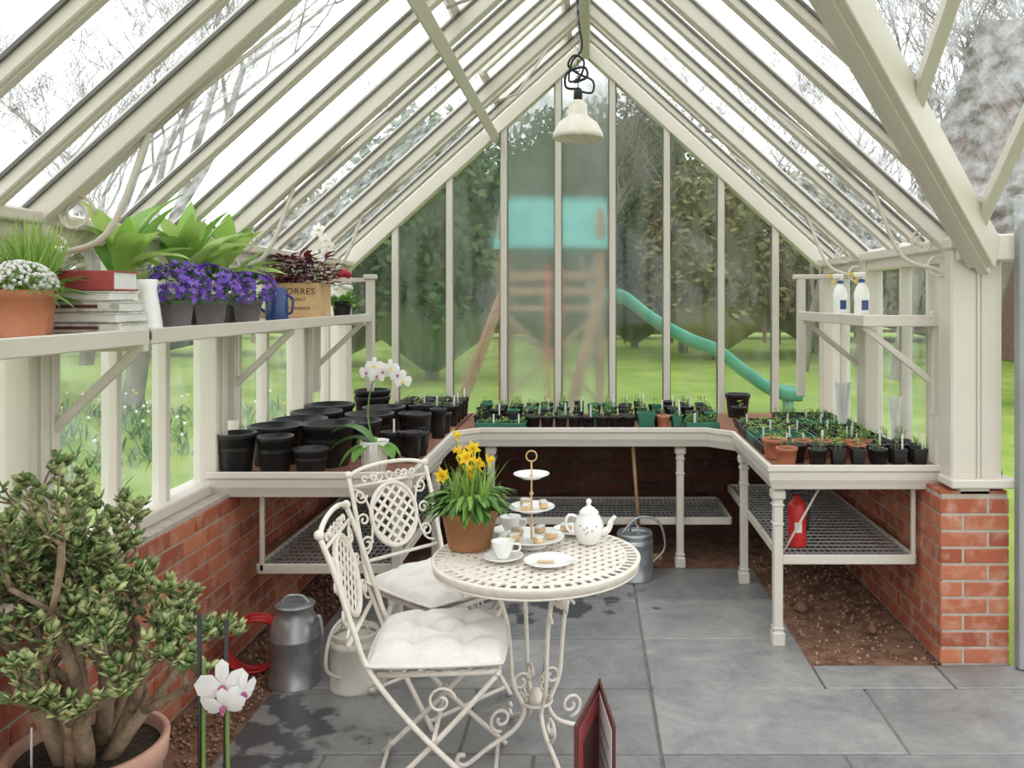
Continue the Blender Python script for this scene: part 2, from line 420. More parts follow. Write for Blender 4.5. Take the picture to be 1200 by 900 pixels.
for c in range(10):
    z0 = c*.075+.01
    sp = 1.795 if c % 2 else 1.683
    w.box(((1.58+sp-.005)/2,3.885,z0+.0325), (sp-.005-1.58,.10,.065), BRICK0, .004)
    w.box(((sp+.005+1.89)/2,3.885,z0+.0325), (1.89-sp-.005,.10,.065), BRICK0, .004)
w.box((1.735,3.888,.385), (.296,.10,.77), MORTAR)
w.box((1.735,5.02,.775), (.30,2.35,.018), BRICK0, .002)
w.box((XR+.02,5.02,.79), (.14,2.35,.05), CREAM, .006)
w.done()
w = MB('wall_right_front'); bricks(w, 'y', 1.58, 1.89, YF, .34); w.box((XR+.02,-.43,.79), (.14,1.54,.05), CREAM, .006); w.done()
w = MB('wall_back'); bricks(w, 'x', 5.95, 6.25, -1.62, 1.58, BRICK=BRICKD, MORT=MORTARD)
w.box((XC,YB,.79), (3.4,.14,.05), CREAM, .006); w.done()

# ------------------------------------------------------------------ aluminium frame
f = MB('greenhouse_frame')
PR = [5.15,3.95,2.65,1.35,.05]
ym = [YB-.367*i for i in range(20)]
def near(v, l, d=.16): return any(abs(v-q) < d for q in l)
for y in ym[1:]:
    if y < YF: break
    if not near(y, PR, .17): f.box((XL,y,1.35), (.06,.035,1.1), CREAM, .003)
for y in PR:
    f.box((XL+.02,y,1.35), (.11,.12,1.12), CREAM, .006); f.box((XL+.08,y,1.35), (.02,.05,1.1), CREAM, .004)
for y in ym[1:]:
    if y < 3.9: break
    if not near(y, [5.15], .17): f.box((XR,y,1.35), (.06,.035,1.1), CREAM, .003)
f.box((XR-.02,5.15,1.35), (.11,.12,1.12), CREAM, .006)
f.box((XR-.02,3.93,1.37), (.12,.14,1.15), CREAM, .008); f.box((XR+.1,3.92,1.37), (.10,.12,1.15), CREAM, .008)
f.box((XR+.04,3.86,1.37), (.012,.02,1.1), CREAM, .002)
f.box((XR+.05,3.89,.82), (.30,.16,.04), CREAM, .006)
for y in (.3,-.4): f.box((XR,y,1.35), (.08,.08,1.1), CREAM, .004)
for x in (XL, XR):
    f.box((x,YB,1.35), (.12,.12,1.15), CREAM, .006)
f.box((XL,(YF+YB)/2,EAV-.02), (.10,YB-YF,.10), CREAM, .008); f.box((XL+.07,(YF+YB)/2,EAV+.0), (.05,YB-YF,.04), CREAM, .006)
f.box((XR,(3.84+YB)/2,EAV-.02), (.12,YB-3.84,.12), CREAM, .008); f.box((XR-.07,(3.84+YB)/2,EAV+.0), (.05,YB-3.84,.05), CREAM, .006)
f.box((XR,(YF+.34)/2,EAV-.02), (.12,.34-YF,.12), CREAM, .008)
for gy in (YB, YF):
    for k in range(1,9):
        x = XC-1.745+3.49*k/9
        f.box((x,gy,(.8+zr(x))/2), (.042,.06,zr(x)-.8), CREAM, .003)
        f.box((x,gy+.022,(.8+zr(x))/2), (.060,.010,zr(x)-.8), GASKET)
    for sg in (-1,1):
        f.beam((XC+sg*1.79,gy-.0,zr(XC+sg*1.745)-.08), (XC,gy,APEX-.03), .10, .10, CREAM)
def rb(y, x0, x1, w, h, dz=0):
    f.beam((x0,y,zr(x0)-h/2+dz), (x1,y,zr(x1)-h/2+dz), w, h, CREAM, up=(0,0,1))
    f.beam((x0,y,zr(x0)-.012+dz), (x1,y,zr(x1)-.012+dz), w+.022, .010, GASKET, up=(0,0,1), bev=0)
    f.beam((x0,y,zr(x0)-h-.006+dz), (x1,y,zr(x1)-h-.006+dz), w*.45, .016, CREAM, up=(0,0,1), bev=.002)
for y in ym:
    if y < YF: break
    if near(y, PR, .17): continue
    rb(y, XL, XC, .050, .055)
    if y > 3.84 or y < .34: rb(y, XR, XC, .050, .055)
    elif abs(y-2.09) > .1 : rb(y, min(XR, abs(y-2.09)), XC, .050, .055)
for y in PR:
    rb(y, XL, XC, .072, .085)
    if y > 3.84 or y < .34: rb(y, XR, XC, .072, .085)
    elif abs(y-2.09) > .1: rb(y, abs(y-2.09), XC, .072, .085)
f.box((XC,(YF+YB)/2,APEX-.05), (.07,YB-YF,.14), CREAM, .008)
f.beam((-.67,YF,zr(-.67)-.09), (-.67,YB,zr(-.67)-.09), .06, .05, CREAM, up=(.67,0,.74))
f.beam((-.67,YF,zr(-.67)-.12), (-.67,YB,zr(-.67)-.12), .02, .03, CREAM, up=(.67,0,.74))
for s1 in (1,-1):
    f.beam((1.78,2.09+s1*1.75,EAV-.05), (.04,2.09,APEX-.07), .12, .15, CREAM)
    f.beam((1.78,2.09+s1*1.75,EAV-.13), (.04,2.09,APEX-.15), .05, .03, CREAM)
    for k in range(6):
        x = .35+.45*k
        yv = min(x, 1.75)
        f.beam((x,2.09+s1*yv,EAV+SL*(1.75-yv)-.03), (x,2.09,APEX-.03), .05, .055, CREAM)
    f.box((2.3,2.09+s1*1.78,EAV-.02), (1.1,.12,.12), CREAM, .008)
f.box((1.4,2.09,APEX-.05), (2.9,.07,.14), CREAM, .008)
for yv in (5.35, 3.6):
    for xx in (-.62, -.14):
        f.beam((xx,yv-.4,zr(xx)+.03), (xx,yv+.4,zr(xx)+.03), .05, .04, CREAM, up=(.67,0,.74))
    for dy in (-.4,.4):
        f.beam((-.62,yv+dy,zr(-.62)+.03), (-.14,yv+dy,zr(-.14)+.03), .05, .04, CREAM)
    f.tube([(-.6,yv,zr(-.6)-.08), (-.45,yv,zr(-.45)-.16), (-.2,yv,zr(-.2)-.02)], .008, CREAM, 6)
for y, sides in ((5.15,(-1,1)),(3.95,(-1,1)),(2.65,(-1,))):
    for sg in sides:
        xe = XC+sg*1.70
        a = Vector((xe, y, 1.62)); b = Vector((xe-sg*.36, y, zr(xe-sg*.36)-.10))
        mid = (a+b)/2+Vector((sg*-.02,0,-.0))
        f.tube(cat([a, a+Vector((-sg*.04,0,.15)), mid+Vector((-sg*.03,0,-.04)), b]), .010, CREAM, 6)
        f.tube(spiral(mid+Vector((sg*.07,0,.02)), (1,0,0), (0,0,1), .065, .02, 0, 3.5*PI), .006, CREAM, 6)
        f.tube(ring((xe-sg*.06,y,1.80), .045, (1,0,0), (0,0,1)), .007, CREAM, 6, closed=True)
        f.tube([b, (XC+sg*.9, y, zr(XC+sg*.9)-.15)], .006, CREAM, 6)
f.tube([(XC-.10,4.35,zr(XC-.10)-.07),(XC+.10,4.35,zr(XC+.10)-.07)], .008, CREAM, 6)
f.done()

d = MB('door_1')
for x in (1.925,2.8): d.box((x,3.79,1.06), (.05,.05,2.1), GREY, .004)
d.box((1.955,3.79,1.06), (.012,.03,2.1), CREAM, .002)
for z in (.06,1.0,2.08): d.box((2.36,3.79,z), (.84,.040,.06), GREY, .004)
d.box((2.36,3.79,1.54), (.82,.006,1.04), GL_CLEAR); d.box((2.36,3.79,.53), (.82,.006,.90), GL_CLEAR); d.done()

def quad(name, vs, mt, n=None):
    o = MB(name); o.add(vs, [tuple(range(len(vs)))], mt); return o.done()
quad('window_1', [(XL,YF,.8),(XL,YB,.8),(XL,YB,EAV),(XL,YF,EAV)], GL_CLEAR)
quad('window_2', [(XR,3.9,.8),(XR,YB,.8),(XR,YB,EAV),(XR,3.9,EAV)], GL_CLEAR)
wn = 3
for k in range(9):
    x0 = XC-1.745+3.49*k/9; x1 = XC-1.745+3.49*(k+1)/9
    mt = GL_FOG if k in (3,4) else GL_FOG2 if k in (1,2) else GL_FOG3
    if k == 4: vs = [(x0,YB,.8),(x1,YB,.8),(x1,YB,zr(x1)),(XC,YB,APEX),(x0,YB,zr(x0))]
    else: vs = [(x0,YB,.8),(x1,YB,.8),(x1,YB,zr(x1)),(x0,YB,zr(x0))]
    quad('window_%d' % wn, vs, mt); wn += 1
g = MB('glass_roof')
g.add([(XL,YF,EAV+.01),(XL,YB,EAV+.01),(XC,YB,APEX+.01),(XC,YF,APEX+.01)], [(0,1,2,3)], GL_ROOF)
g.add([(XR,YB,EAV+.01),(XR,3.84,EAV+.01),(XC,2.09,APEX+.01),(XC,YB,APEX+.01)], [(0,1,2,3)], GL_ROOF)
g.add([(1.75,3.84,EAV+.01),(2.9,3.84,EAV+.01),(2.9,2.09,APEX+.01),(0,2.09,APEX+.01)], [(0,1,2,3)], GL_ROOF)
g.add([(1.75,.34,EAV+.01),(2.9,.34,EAV+.01),(2.9,2.09,APEX+.01),(0,2.09,APEX+.01)], [(0,1,2,3)], GL_ROOF)
g.done()

# ------------------------------------------------------------------ benches
b = MB('potting_bench')
path = [(XL+.05,3.84),(-.80,3.84),(-.80,5.02),(-.66,5.16),(.71,5.16),(.85,5.02),(.85,4.0),(XR+.04,4.0)]
prof = [(-.012,.835),(-.012,.868),(.004,.872),(.012,.868),(.014,.845),(.006,.835),(.004,.80),(-.006,.775),(-.012,.755),(-.03,.75),(-.03,.80)]
b.sweep(path, prof, CREAM)
b.box(((XL+.03-.81)/2,4.96,.79), (.92,2.22,.04), CREAM)
b.box(((XR+.86)/2,5.04,.79), (.86,2.06,.04), CREAM)
b.box((.015,5.62,.79), (1.7,.88,.04), CREAM)
for (x0,x1,y0,y1) in ((XL+.06,-.82,3.86,6.05),(.87,XR-.02,4.02,6.05),(-.83,.87,5.18,6.05)):
    b.box(((x0+x1)/2,(y0+y1)/2,.823), (x1-x0,y1-y0,.03), CLAY)
def leg(x, y, h=.75):
    b.box((x,y,h/2), (.046,.046,h), CREAM, .006)
    b.box((x,y,.035), (.064,.064,.07), CREAM, .008)
    b.box((x,y,.085), (.056,.056,.012), CREAM, .003)
    b.box((x,y,h-.03), (.068,.068,.05), CREAM, .01); b.box((x,y,h-.08), (.056,.056,.014), CREAM, .004); b.box((x,y,h-.17), (.054,.054,.012), CREAM, .003)
for x, y in ((.90,4.07),(.90,4.95),(.56,5.24),(-.60,5.24),(-.88,4.90),(-.88,3.92)): leg(x, y)
b.box((-1.50,3.92,.58), (.02,.02,.36), CREAM, .003)
b.box((1.55,4.08,.58), (.02,.02,.36), CREAM, .003)
def gshelf(x0, x1, y0, y1, z):
    for a, c in (((x0,y0),(x1,y0)),((x0,y1),(x1,y1)),((x0,y0),(x0,y1)),((x1,y0),(x1,y1))):
        b.beam((a[0],a[1],z), (c[0],c[1],z), .02, .045, CREAM)
    n = int((x1-x0)/.028)
    for i in range(1, n): b.box((x0+(x1-x0)*i/n,(y0+y1)/2,z+.012), (.007,y1-y0,.006), MESHM)
    n = int((y1-y0)/.06)
    for i in range(1, n): b.box(((x0+x1)/2,y0+(y1-y0)*i/n,z+.014), (x1-x0,.01,.006), MESHM)
gshelf(.92,1.55,4.06,5.6,.41); gshelf(-1.52,-.90,3.92,5.6,.41); gshelf(-.86,.88,5.3,5.85,.27)
b.tube([(.93,4.12,.41),(1.12,4.12,.75)], .006, CREAM, 6); b.tube([(-.93,3.96,.75),(-1.05,3.96,.42)], .006, CREAM, 6)
b.done()

s = MB('plant_shelf')
for y0, y1 in ((.6,2.70),(2.715,5.45)):
    s.box((-1.56,(y0+y1)/2,1.532), (.34,y1-y0,.03), CREAM, .003)
    s.box((-1.395,(y0+y1)/2,1.53), (.012,y1-y0,.052), CREAM, .004)
    s.box((-1.725,(y0+y1)/2,1.55), (.012,y1-y0,.07), CREAM, .004)
for y in (2.68,4.05,5.30):
    s.beam((-1.40,y,1.505), (-1.70,y,1.22), .022, .03, CREAM); s.box((-1.55,y,1.50), (.32,.03,.03), CREAM)
    s.box((-1.69,y,1.30), (.04,.04,.45), CREAM, .004)
s.box((-1.40,5.47,1.40), (.05,.05,.75), CREAM, .005); s.box((-1.40,5.47,1.79), (.075,.075,.03), CREAM, .005)
s.box((-1.57,5.47,1.77), (.36,.03,.025), CREAM, .003)
s.done()
s = MB('plant_shelf')
s.box((1.48,4.68,1.545), (.36,1.24,.03), CREAM, .003); s.box((1.305,4.68,1.545), (.012,1.26,.055), CREAM, .004); s.box((1.48,4.055,1.545), (.36,.012,.055), CREAM, .004)
for y in (4.10,5.22):
    s.beam((1.32,y,1.515), (1.66,y,1.24), .022, .03, CREAM); s.box((1.66,y,1.34), (.035,.035,.5), CREAM, .004)
s.box((1.36,5.47,1.40), (.05,.05,.75), CREAM, .005); s.box((1.5,5.47,1.79), (.38,.05,.03), CREAM, .005)
s.done()

# ------------------------------------------------------------------ pendant lamp
l = MB('pendant_lamp'); LX, LY = -.055, 4.35
l.lathe([(.001,2.66),(.03,2.66),(.045,2.64),(.05,2.585),(.052,2.58),(.10,2.545),(.128,2.49),(.131,2.465),(.124,2.465),(.12,2.485),(.09,2.53),(.04,2.57),(.001,2.575)], (LX,LY,0), WHITEP, 32)
l.lathe([(.001,2.72),(.018,2.72),(.022,2.70),(.022,2.66),(.001,2.66)], (LX,LY,0), CABLE, 16)
l.sph((LX,LY,2.52), .038, PORC, 10)
for k in range(26):
    z = 2.74+k*.028
    l.tube(ring((LX,LY,z), .012, (1,0,0) if k % 2 else (0,1,0), (0,0,1), 10, 1, 1.4), .0022, CABLE if k < 5 else GREY, 5, closed=True)
l.tube(cat([(LX,LY,2.71),(LX+.07,LY,2.70),(LX+.075,LY,2.76),(LX,LY+.01,2.80),(LX-.05,LY,2.84),(LX-.02,LY,2.89),(LX+.03,LY,2.86),(LX+.01,LY,2.78),(LX-.045,LY,2.76),(LX-.03,LY,2.86),(LX+.02,LY,2.93),(LX,LY,3.1),(LX,LY,3.38)]), .006, CABLE, 6)
l.tube(cat([(LX+.01,LY,2.72),(LX-.06,LY+.01,2.73),(LX-.055,LY,2.80),(LX+.03,LY,2.83),(LX+.045,LY,2.78),(LX-.02,LY-.01,2.75)]), .007, CABLE, 6)
l.done()

# ------------------------------------------------------------------ bistro table
TX, TY, TZ = -.19, 3.10, .72
t = MB('bistro_table')
t.lattice((TX,TY,TZ-.004), (1,0,0), (0,1,0), .325, .325, .038, .021, .003, WHITEP)
for k in range(60):
    a = 2*PI*k/60; t.beam((TX+.322*math.cos(a),TY+.322*math.sin(a),TZ-.003), (TX+.365*math.cos(a),TY+.365*math.sin(a),TZ-.003), .014, .004, WHITEP, bev=0)
t.tube(ring((TX,TY,TZ-.003), .323, n=60), .006, WHITEP, 6, closed=True)
t.lathe([(.362,TZ-.006),(.362,TZ),(.373,TZ+.001),(.378,TZ-.004),(.376,TZ-.012),(.370,TZ-.034),(.364,TZ-.034),(.366,TZ-.01),(.362,TZ-.006)], (TX,TY,0), WHITEP, 72)
t.tube(ring((TX,TY,TZ-.036), .367, n=72), .005, WHITEP, 6, closed=True)
t.tube(ring((TX,TY,TZ-.03), .20, n=40), .007, WHITEP, 6, closed=True)
for k in range(4):
    a = PI/4*.55+k*PI/2
    U = Vector((math.cos(a), math.sin(a), 0)); O = Vector((TX,TY,0))
    def q(r, z): return O+U*r+Vector((0,0,z))
    t.beam(q(-.01,TZ-.02), q(.36,TZ-.02), .012, .012, WHITEP)
    t.tube(cat([q(.20,TZ-.03),q(.155,.62),q(.115,.50),q(.10,.38),q(.09,.27),q(.055,.19),q(.05,.15),q(.09,.10),q(.18,.06),q(.26,.018),q(.295,.03),q(.29,.055),q(.27,.05)]), .0085, WHITEP, 8)
    t.tube([*spiral(q(.235,.63), U, (0,0,1), .05, .012, -PI*.2, PI*2.6)], .006, WHITEP, 6)
    t.tube(cat([q(.30,TZ-.03),q(.27,.665),q(.21,.60),q(.17,.60),q(.13,.56),q(.15,.52)]), .006, WHITEP, 6)
    t.tube(spiral(q(.135,.15), U, (0,0,1), .045, .01, -PI*.5, PI*2.2), .006, WHITEP, 6)
    t.tube(spiral(q(.06,.27), U, (0,0,1), .035, .01, PI, -PI*1.4), .005, WHITEP, 6)
t.tube(ring((TX,TY,.19), .055, n=24), .006, WHITEP, 6, closed=True)
t.sph((TX,TY,.20), .028, WHITEP, 8, 1.4)
t.done()

# ------------------------------------------------------------------ chairs
def chair(x, y, ang):
    c = MB('bistro_chair'); c.M = Matrix.Translation((x,y,0)) @ Matrix.Rotation(ang, 4, 'Z')
    W = .20
    for sg in (-1,1):
        yy = sg*W
        c.tube(cat([(-.355,yy,.885),(-.31,yy,.77),(-.255,yy,.60),(-.195,yy,.45),(-.02,yy*1.0,.235),(.22,yy,.010)]), .0095, WHITEP, 8)
        c.sph((-.36,yy,.90), .017, WHITEP, 8)
        yi = sg*(W-.022)
        c.tube(cat([(.205,yi,.435),(.02,yi,.235),(-.22,yi,.010)]), .0095, WHITEP, 8)
        c.tube([(-.20,yi,.44),(.215,yi,.44)], .009, WHITEP, 8)
        c.tube(spiral((.02,yi,.35), (1,0,0), (0,0,1), .05, .012, 0, PI*2.5), .005, WHITEP, 6)
    for (px,pz) in ((.19,.035),(-.20,.035),(.205,.44),(-.195,.44),(-.0,.235),(-.27,.545)):
        c.tube([(px,-W,pz),(px,W,pz)], .008, WHITEP, 8)
    for k in range(8):
        xx = -.17+k*.052; c.box((xx,0,.448), (.028,.36,.005), WHITEP)
    U = Vector((0,1,0)); V = Vector((-.26,0,1)).normalized(); Cc = Vector((-.312,0,.71))
    c.tube(ring(Cc, 1, U, V, 36, .115, .135), .010, WHITEP, 8, closed=True)
    c.lattice(Cc, U, V, .112, .132, .036, .013, .003, WHITEP)
    top = [Vector((-.355,0,.885))+U*(W*math.cos(a))+V*(.045*math.sin(a)) for a in [PI*i/16 for i in range(17)]]
    c.tube(top, .009, WHITEP, 8)
    c.tube([(-.346,-W,.85),(-.346,W,.85)], .007, WHITEP, 8)
    for sg in (-1,1):
        for (dy,dz,r,a0,a1) in ((.155,.10,.032,PI,PI*3.6),(.155,-.10,.032,PI,-PI*1.6),(.155,.0,.028,0,PI*2.4),(.08,.165,.018,0,PI*2.5),(.125,.165,.016,PI,-PI)):
            c.tube(spiral(Cc+U*sg*dy+V*dz, U*sg, V, r, r*.25, a0, a1), .005, WHITEP, 6)
        c.tube(cat([Cc+U*sg*.19+V*-.15, Cc+U*sg*.14+V*-.12, Cc+U*sg*.115, Cc+U*sg*.14+V*.10, Cc+U*sg*.19+V*.14]), .005, WHITEP, 6)
    for k in range(3): c.tube(spiral(Cc+U*(k-1)*.05+V*.168, U, V, .016, .016, 0, 2*PI, 10), .004, WHITEP, 5)
    c.done()
    q = MB('seat_cushion'); q.M = c.M
    n = 34; vs = []; fs = []
    tuf = [(-.36,-.36),(.36,-.36),(-.36,.36),(.36,.36),(0,0)]
    for sgn in (1,-1):
        for i in range(n+1):
            for j in range(n+1):
                u = -1+2*i/n; v = -1+2*j/n
                hh = (max(0,(1-abs(u)**3.5))*max(0,(1-abs(v)**3.5)))**.40
                dm = 0
                for a, b_ in tuf: dm += .9*math.exp(-((u-a)**2+(v-b_)**2)/.022)
                dm += .22*(math.exp(-(abs(u)-.36)**2/.004)+math.exp(-(abs(v)-.36)**2/.004))
                z = .046*hh*(1-min(.9, dm))*(1.2 if sgn > 0 else .6)
                px = u*.225*(1-.05*v*v); py = v*.218*(1-.05*u*u)
                vs.append((.005+px, py, .480+sgn*z+.006*math.sin(u*9)*math.sin(v*8)*hh))
    for s_ in (0,1):
        for i in range(n):
            for j in range(n):
                a = s_*(n+1)**2+i*(n+1)+j; l4 = (a,a+n+1,a+n+2,a+1)
                fs.append(l4 if s_ == 0 else l4[::-1])
    q.add(vs, fs, CUSH, True)
    pp = []
    for i in range(n): pp.append(vs[i*(n+1)])
    for j in range(n): pp.append(vs[n*(n+1)+j])
    for i in range(n): pp.append(vs[(n-i)*(n+1)+n])
    for j in range(n): pp.append(vs[n-j])
    q.tube(pp, .006, CUSH, 6, closed=True)
    for a, b_ in tuf: q.sph((.005+a*.225, b_*.218, .490), .009, CUSH, 6, .5)
    q.done()
chair(-.51, 2.93, math.radians(4))
chair(-.62, 3.53, math.radians(-42))

# ------------------------------------------------------------------ table-top things
def grass_blades(mb, x, y, z, n, h, sp, mt, w=.008):
    for i in range(n):
        a = R.uniform(0, 2*PI); t_ = R.uniform(.05, .5)
        mb.leaf((x+R.uniform(-sp,sp), y+R.uniform(-sp,sp), z), (math.cos(a)*t_, math.sin(a)*t_, 1), h*R.uniform(.6,1.1), w, mt, droop=R.uniform(.1,.7), seg=5, shape=[.8,1,.9,.6,.1])
def daff(mb, x, y, z, h, dirx):
    top = Vector((x+dirx[0], y+dirx[1], z+h))
    mb.tube(cat([(x,y,z),(x+dirx[0]*.4,y+dirx[1]*.4,z+h*.6),top]), .0025, STEM, 5)
    a = R.uniform(0, 2*PI); Nn = Vector((math.cos(a)*.7, math.sin(a)*.7-.4, .25)).normalized()
    U = Nn.orthogonal().normalized(); V = Nn.cross(U)
    for k in range(6):
        an = k*PI/3; d_ = U*math.cos(an)+V*math.sin(an); sd = Nn.cross(d_)
        mb.add([top, top+d_*.015+sd*.010, top+d_*.034+Nn*.004, top+d_*.015-sd*.010], [(0,1,2,3)], YELF, True)
    mb.tube([top, top+Nn*.012, top+Nn*.022], [.006,.008,.012], YELF, 8, caps=False)
p = MB('potted_daffodils'); px_, py_ = -.445, 3.19
zt = pot(p, px_, py_, TZ+.003, .108, .078, .15, TERRAB, 30)
grass_blades(p, px_, py_, zt, 50, .22, .06, LEAFL, .010); grass_blades(p, px_, py_, zt, 50, .15, .07, LEAF, .013)
for i in range(240):
    dd = rdir(-.1,.6); p.leaf((px_+dd.x*.08, py_+dd.y*.08, zt+R.uniform(.01,.08)), dd, R.uniform(.05,.12), .022, LEAFD if i % 2 else LEAF, seg=3, droop=.8)
for i in range(13):
    a = R.uniform(0,2*PI); r_ = R.uniform(.01,.12); daff(p, px_+R.uniform(-.04,.04), py_+R.uniform(-.04,.04), zt, R.uniform(.13,.29), (r_*math.cos(a)-.01, r_*math.sin(a)))
p.done()

p = MB('teapot'); px_, py_, z = .0, 3.24, TZ+.003
p.lathe([(.001,z),(.034,z),(.036,z+.006),(.048,z+.022),(.058,z+.05),(.057,z+.075),(.045,z+.10),(.036,z+.112),(.038,z+.118),(.034,z+.122),(.02,z+.135),(.008,z+.142),(.007,z+.148),(.012,z+.156),(.008,z+.166),(.001,z+.168)], (px_,py_,0), PORC, 32)
p.tube(cat([(px_+.05,py_-.01,z+.04),(px_+.075,py_-.02,z+.06),(px_+.085,py_-.025,z+.09),(px_+.10,py_-.03,z+.108)]), [.014]*6+[.011]*6+[.008]*7, PORC, 10)
p.tube(cat([(px_-.045,py_,z+.10),(px_-.075,py_,z+.105),(px_-.088,py_,z+.075),(px_-.07,py_,z+.04),(px_-.05,py_,z+.035)]), .006, PORC, 8)
for i in range(7):
    a = -PI/2+R.uniform(-1,1); p.sph((px_+.0575*math.cos(a), py_+.0575*math.sin(a), z+R.uniform(.04,.08)), .003, PINKF if i % 2 else LEAF, 5)
p.done()
def plate(mb, x, y, z, r):
    mb.lathe([(.001,z),(r*.55,z),(r*.6,z+.003),(r*.95,z+.013),(r,z+.016),(r*.99,z+.018),(r*.93,z+.016),(r*.6,z+.007),(.001,z+.005)], (x,y,0), PORC, 36)
def cakes(mb, x, y, z, r, n):
    for i in range(n):
        a = 2*PI*i/n+R.uniform(-.2,.2); rot = Matrix.Rotation(R.uniform(0,3), 3, 'Z')
        mb.box((x+r*math.cos(a), y+r*math.sin(a), z+.012), (.045,.028,.022), CAKE, .005, rot)
        mb.box((x+r*math.cos(a), y+r*math.sin(a), z+.026), (.043,.026,.008), WHITEF, .003, rot)
p = MB('cake_stand'); cx, cy = -.215, 3.20
for zz, r_ in ((.745,.125),(.856,.088),(.978,.068)):
    plate(p, cx, cy, zz, r_)
p.lathe([(.001,TZ+.003),(.06,TZ+.003),(.055,TZ+.01),(.02,TZ+.02),(.012,.745)], (cx,cy,0), PORC, 24)
p.tube([(cx,cy,.75),(cx,cy,1.04)], .0035, WOODP, 8)
for zz in (.80,.86,.92,.985): p.sph((cx,cy,zz), .008, WOODP, 6)
p.tube(ring((cx,cy,1.06), .020, (1,0,0), (0,0,1), 16), .003, WOODP, 6, closed=True)
cakes(p, cx, cy, .752, .075, 5); cakes(p, cx, cy, .863, .045, 3)
p.done()
def cup(name, x, y, z):
    p = MB(name); plate(p, x, y, z, .073)
    z += .006
    p.lathe([(.001,z),(.02,z),(.022,z+.006),(.034,z+.03),(.041,z+.058),(.043,z+.062),(.040,z+.062),(.031,z+.03),(.02,z+.012),(.001,z+.01)], (x,y,0), PORC, 28)
    p.tube(cat([(x+.036,y-.005,z+.052),(x+.06,y-.008,z+.05),(x+.058,y-.008,z+.03),(x+.033,y-.004,z+.025)]), .0035, PORC, 8)
    p.done()
cup('teacup', -.305, 3.03, TZ+.003); cup('teacup', -.31, 3.37, TZ+.003)
p = MB('tea_plate'); plate(p, -.14, 2.98, TZ+.003, .088); p.box((-.15,2.97,TZ+.016), (.06,.014,.006), CAKE, .002); p.done()
p = MB('tea_plate'); plate(p, -.06, 3.38, TZ+.003, .085); cakes(p, -.06, 3.38, TZ+.01, .03, 2); p.done()

p = MB('menu_folder')
H_ = Vector((.035,2.78,0))
for sg in (-1,1):
    e = Vector((-.040 if sg < 0 else .075, 2.48, 0)); dvec = e-H_; Lc = dvec.length; ang = math.atan2(dvec.y, dvec.x)
    rt_ = Matrix.Rotation(ang, 3, 'Z'); m_ = (H_+e)/2; nrm = Vector((-dvec.y, dvec.x, 0)).normalized()
    p.box(m_+Vector((0,0,.205)), (Lc,.008,.41), CHOC, .002, rt_)
    for s2 in (1,-1): p.box(m_+nrm*.0055*s2+Vector((0,0,.205)), (Lc-.04,.003,.36), LABEL if sg > 0 else BOOKR, .001, rt_)
    if sg > 0:
        for k in range(5): p.box(m_+nrm*.0075*-1+Vector((0,0,.09+.055*k)), (Lc*.6,.001,.012), GREY, 0, rt_)
    else:
        p.box(m_+nrm*.0075+Vector((0,0,.25)), (Lc*.55,.001,.16), CHOC, 0, rt_); p.box(m_-nrm*.0075+Vector((0,0,.25)), (Lc*.55,.001,.16), CHOC, 0, rt_)
p.tube([(H_.x,H_.y,.0),(H_.x,H_.y,.41)], .006, CHOC, 6)
p.done()

# ------------------------------------------------------------------ jade plant foreground
j = MB('jade_plant'); jx, jy = -1.36, 2.32
zt = pot(j, jx, jy, 0, .195, .15, .445, TERRAP, 40, rim=.14, fill=.93)
def jleaf(p, d, L):
    d = d.normalized(); sd = d.cross(Vector((0,0,1)))
    if sd.length < .01: sd = Vector((1,0,0))
    sd.normalize(); sd = (sd+Vector((0,0,R.uniform(-.7,.7)))).normalized(); nn = sd.cross(d)
    w_ = L*.33; th = L*.05
    vs = [p, p+d*L*.35+sd*w_, p+d*L*.75+sd*w_*.8, p+d*L, p+d*L*.75-sd*w_*.8, p+d*L*.35-sd*w_, p+d*L*.55+nn*th*2.2, p+d*L*.55-nn*th*1.2]
    fs = [(0,1,6),(1,2,6),(2,3,6),(3,4,6),(4,5,6),(5,0,6),(1,0,7),(2,1,7),(3,2,7),(4,3,7),(5,4,7),(0,5,7)]
    j.add(vs, fs, LEAFJ, True)
def jgrow(p, d, L, r, dep):
    n = 3; pts = [p]; dd = d.normalized()
    for i in range(n):
        dd = (dd+Vector((R.uniform(-.16,.16), R.uniform(-.16,.16), R.uniform(-.04,.12)))).normalized(); q_ = pts[-1]+dd*L/n
        q_.x = min(max(q_.x, -1.58), -.93+R.uniform(-.05,0)); q_.z = min(q_.z, 1.26+R.uniform(-.05,0))
        pts.append(q_)
    r2 = r*.72; j.tube(pts, [r+(r2-r)*i/n for i in range(n+1)], BARKJ, 7)
    if dep <= 1:
        for i in range(1, n+1):
            for k in range(2):
                e = (rdir(-.2,.7)+dd*.7).normalized(); jleaf(pts[i]-dd*R.uniform(0,L/n), e, R.uniform(.024,.042))
    if dep == 0:
        for k in range(5): jleaf(pts[-1], (rdir(0,1)+dd).normalized(), R.uniform(.022,.040))
        return
    for k in range(R.choice([2,2,3]) if dep > 1 else R.choice([2,3])):
        e = (dd+rdir(-.4,.6)*.85).normalized(); jgrow(pts[-1] if k < 2 else pts[-2], e, L*R.uniform(.62,.84), r2*.80, dep-1)
for i in range(11):
    a = 2*PI*i/11+R.uniform(-.3,.3); le = R.uniform(.10,.85)
    jgrow(Vector((jx+.055*math.cos(a), jy+.055*math.sin(a), zt-.02)), Vector((math.cos(a)*le+.12, math.sin(a)*le, 1)), R.uniform(.18,.29), R.uniform(.018,.028), 4)
j.tube([(jx-.09,jy-.1,zt-.02),(jx-.09,jy-.1,zt+.12)], .003, LABEL, 5)
j.box((jx+.03,jy-.16,zt+.02), (.03,.003,.05), LABEL)
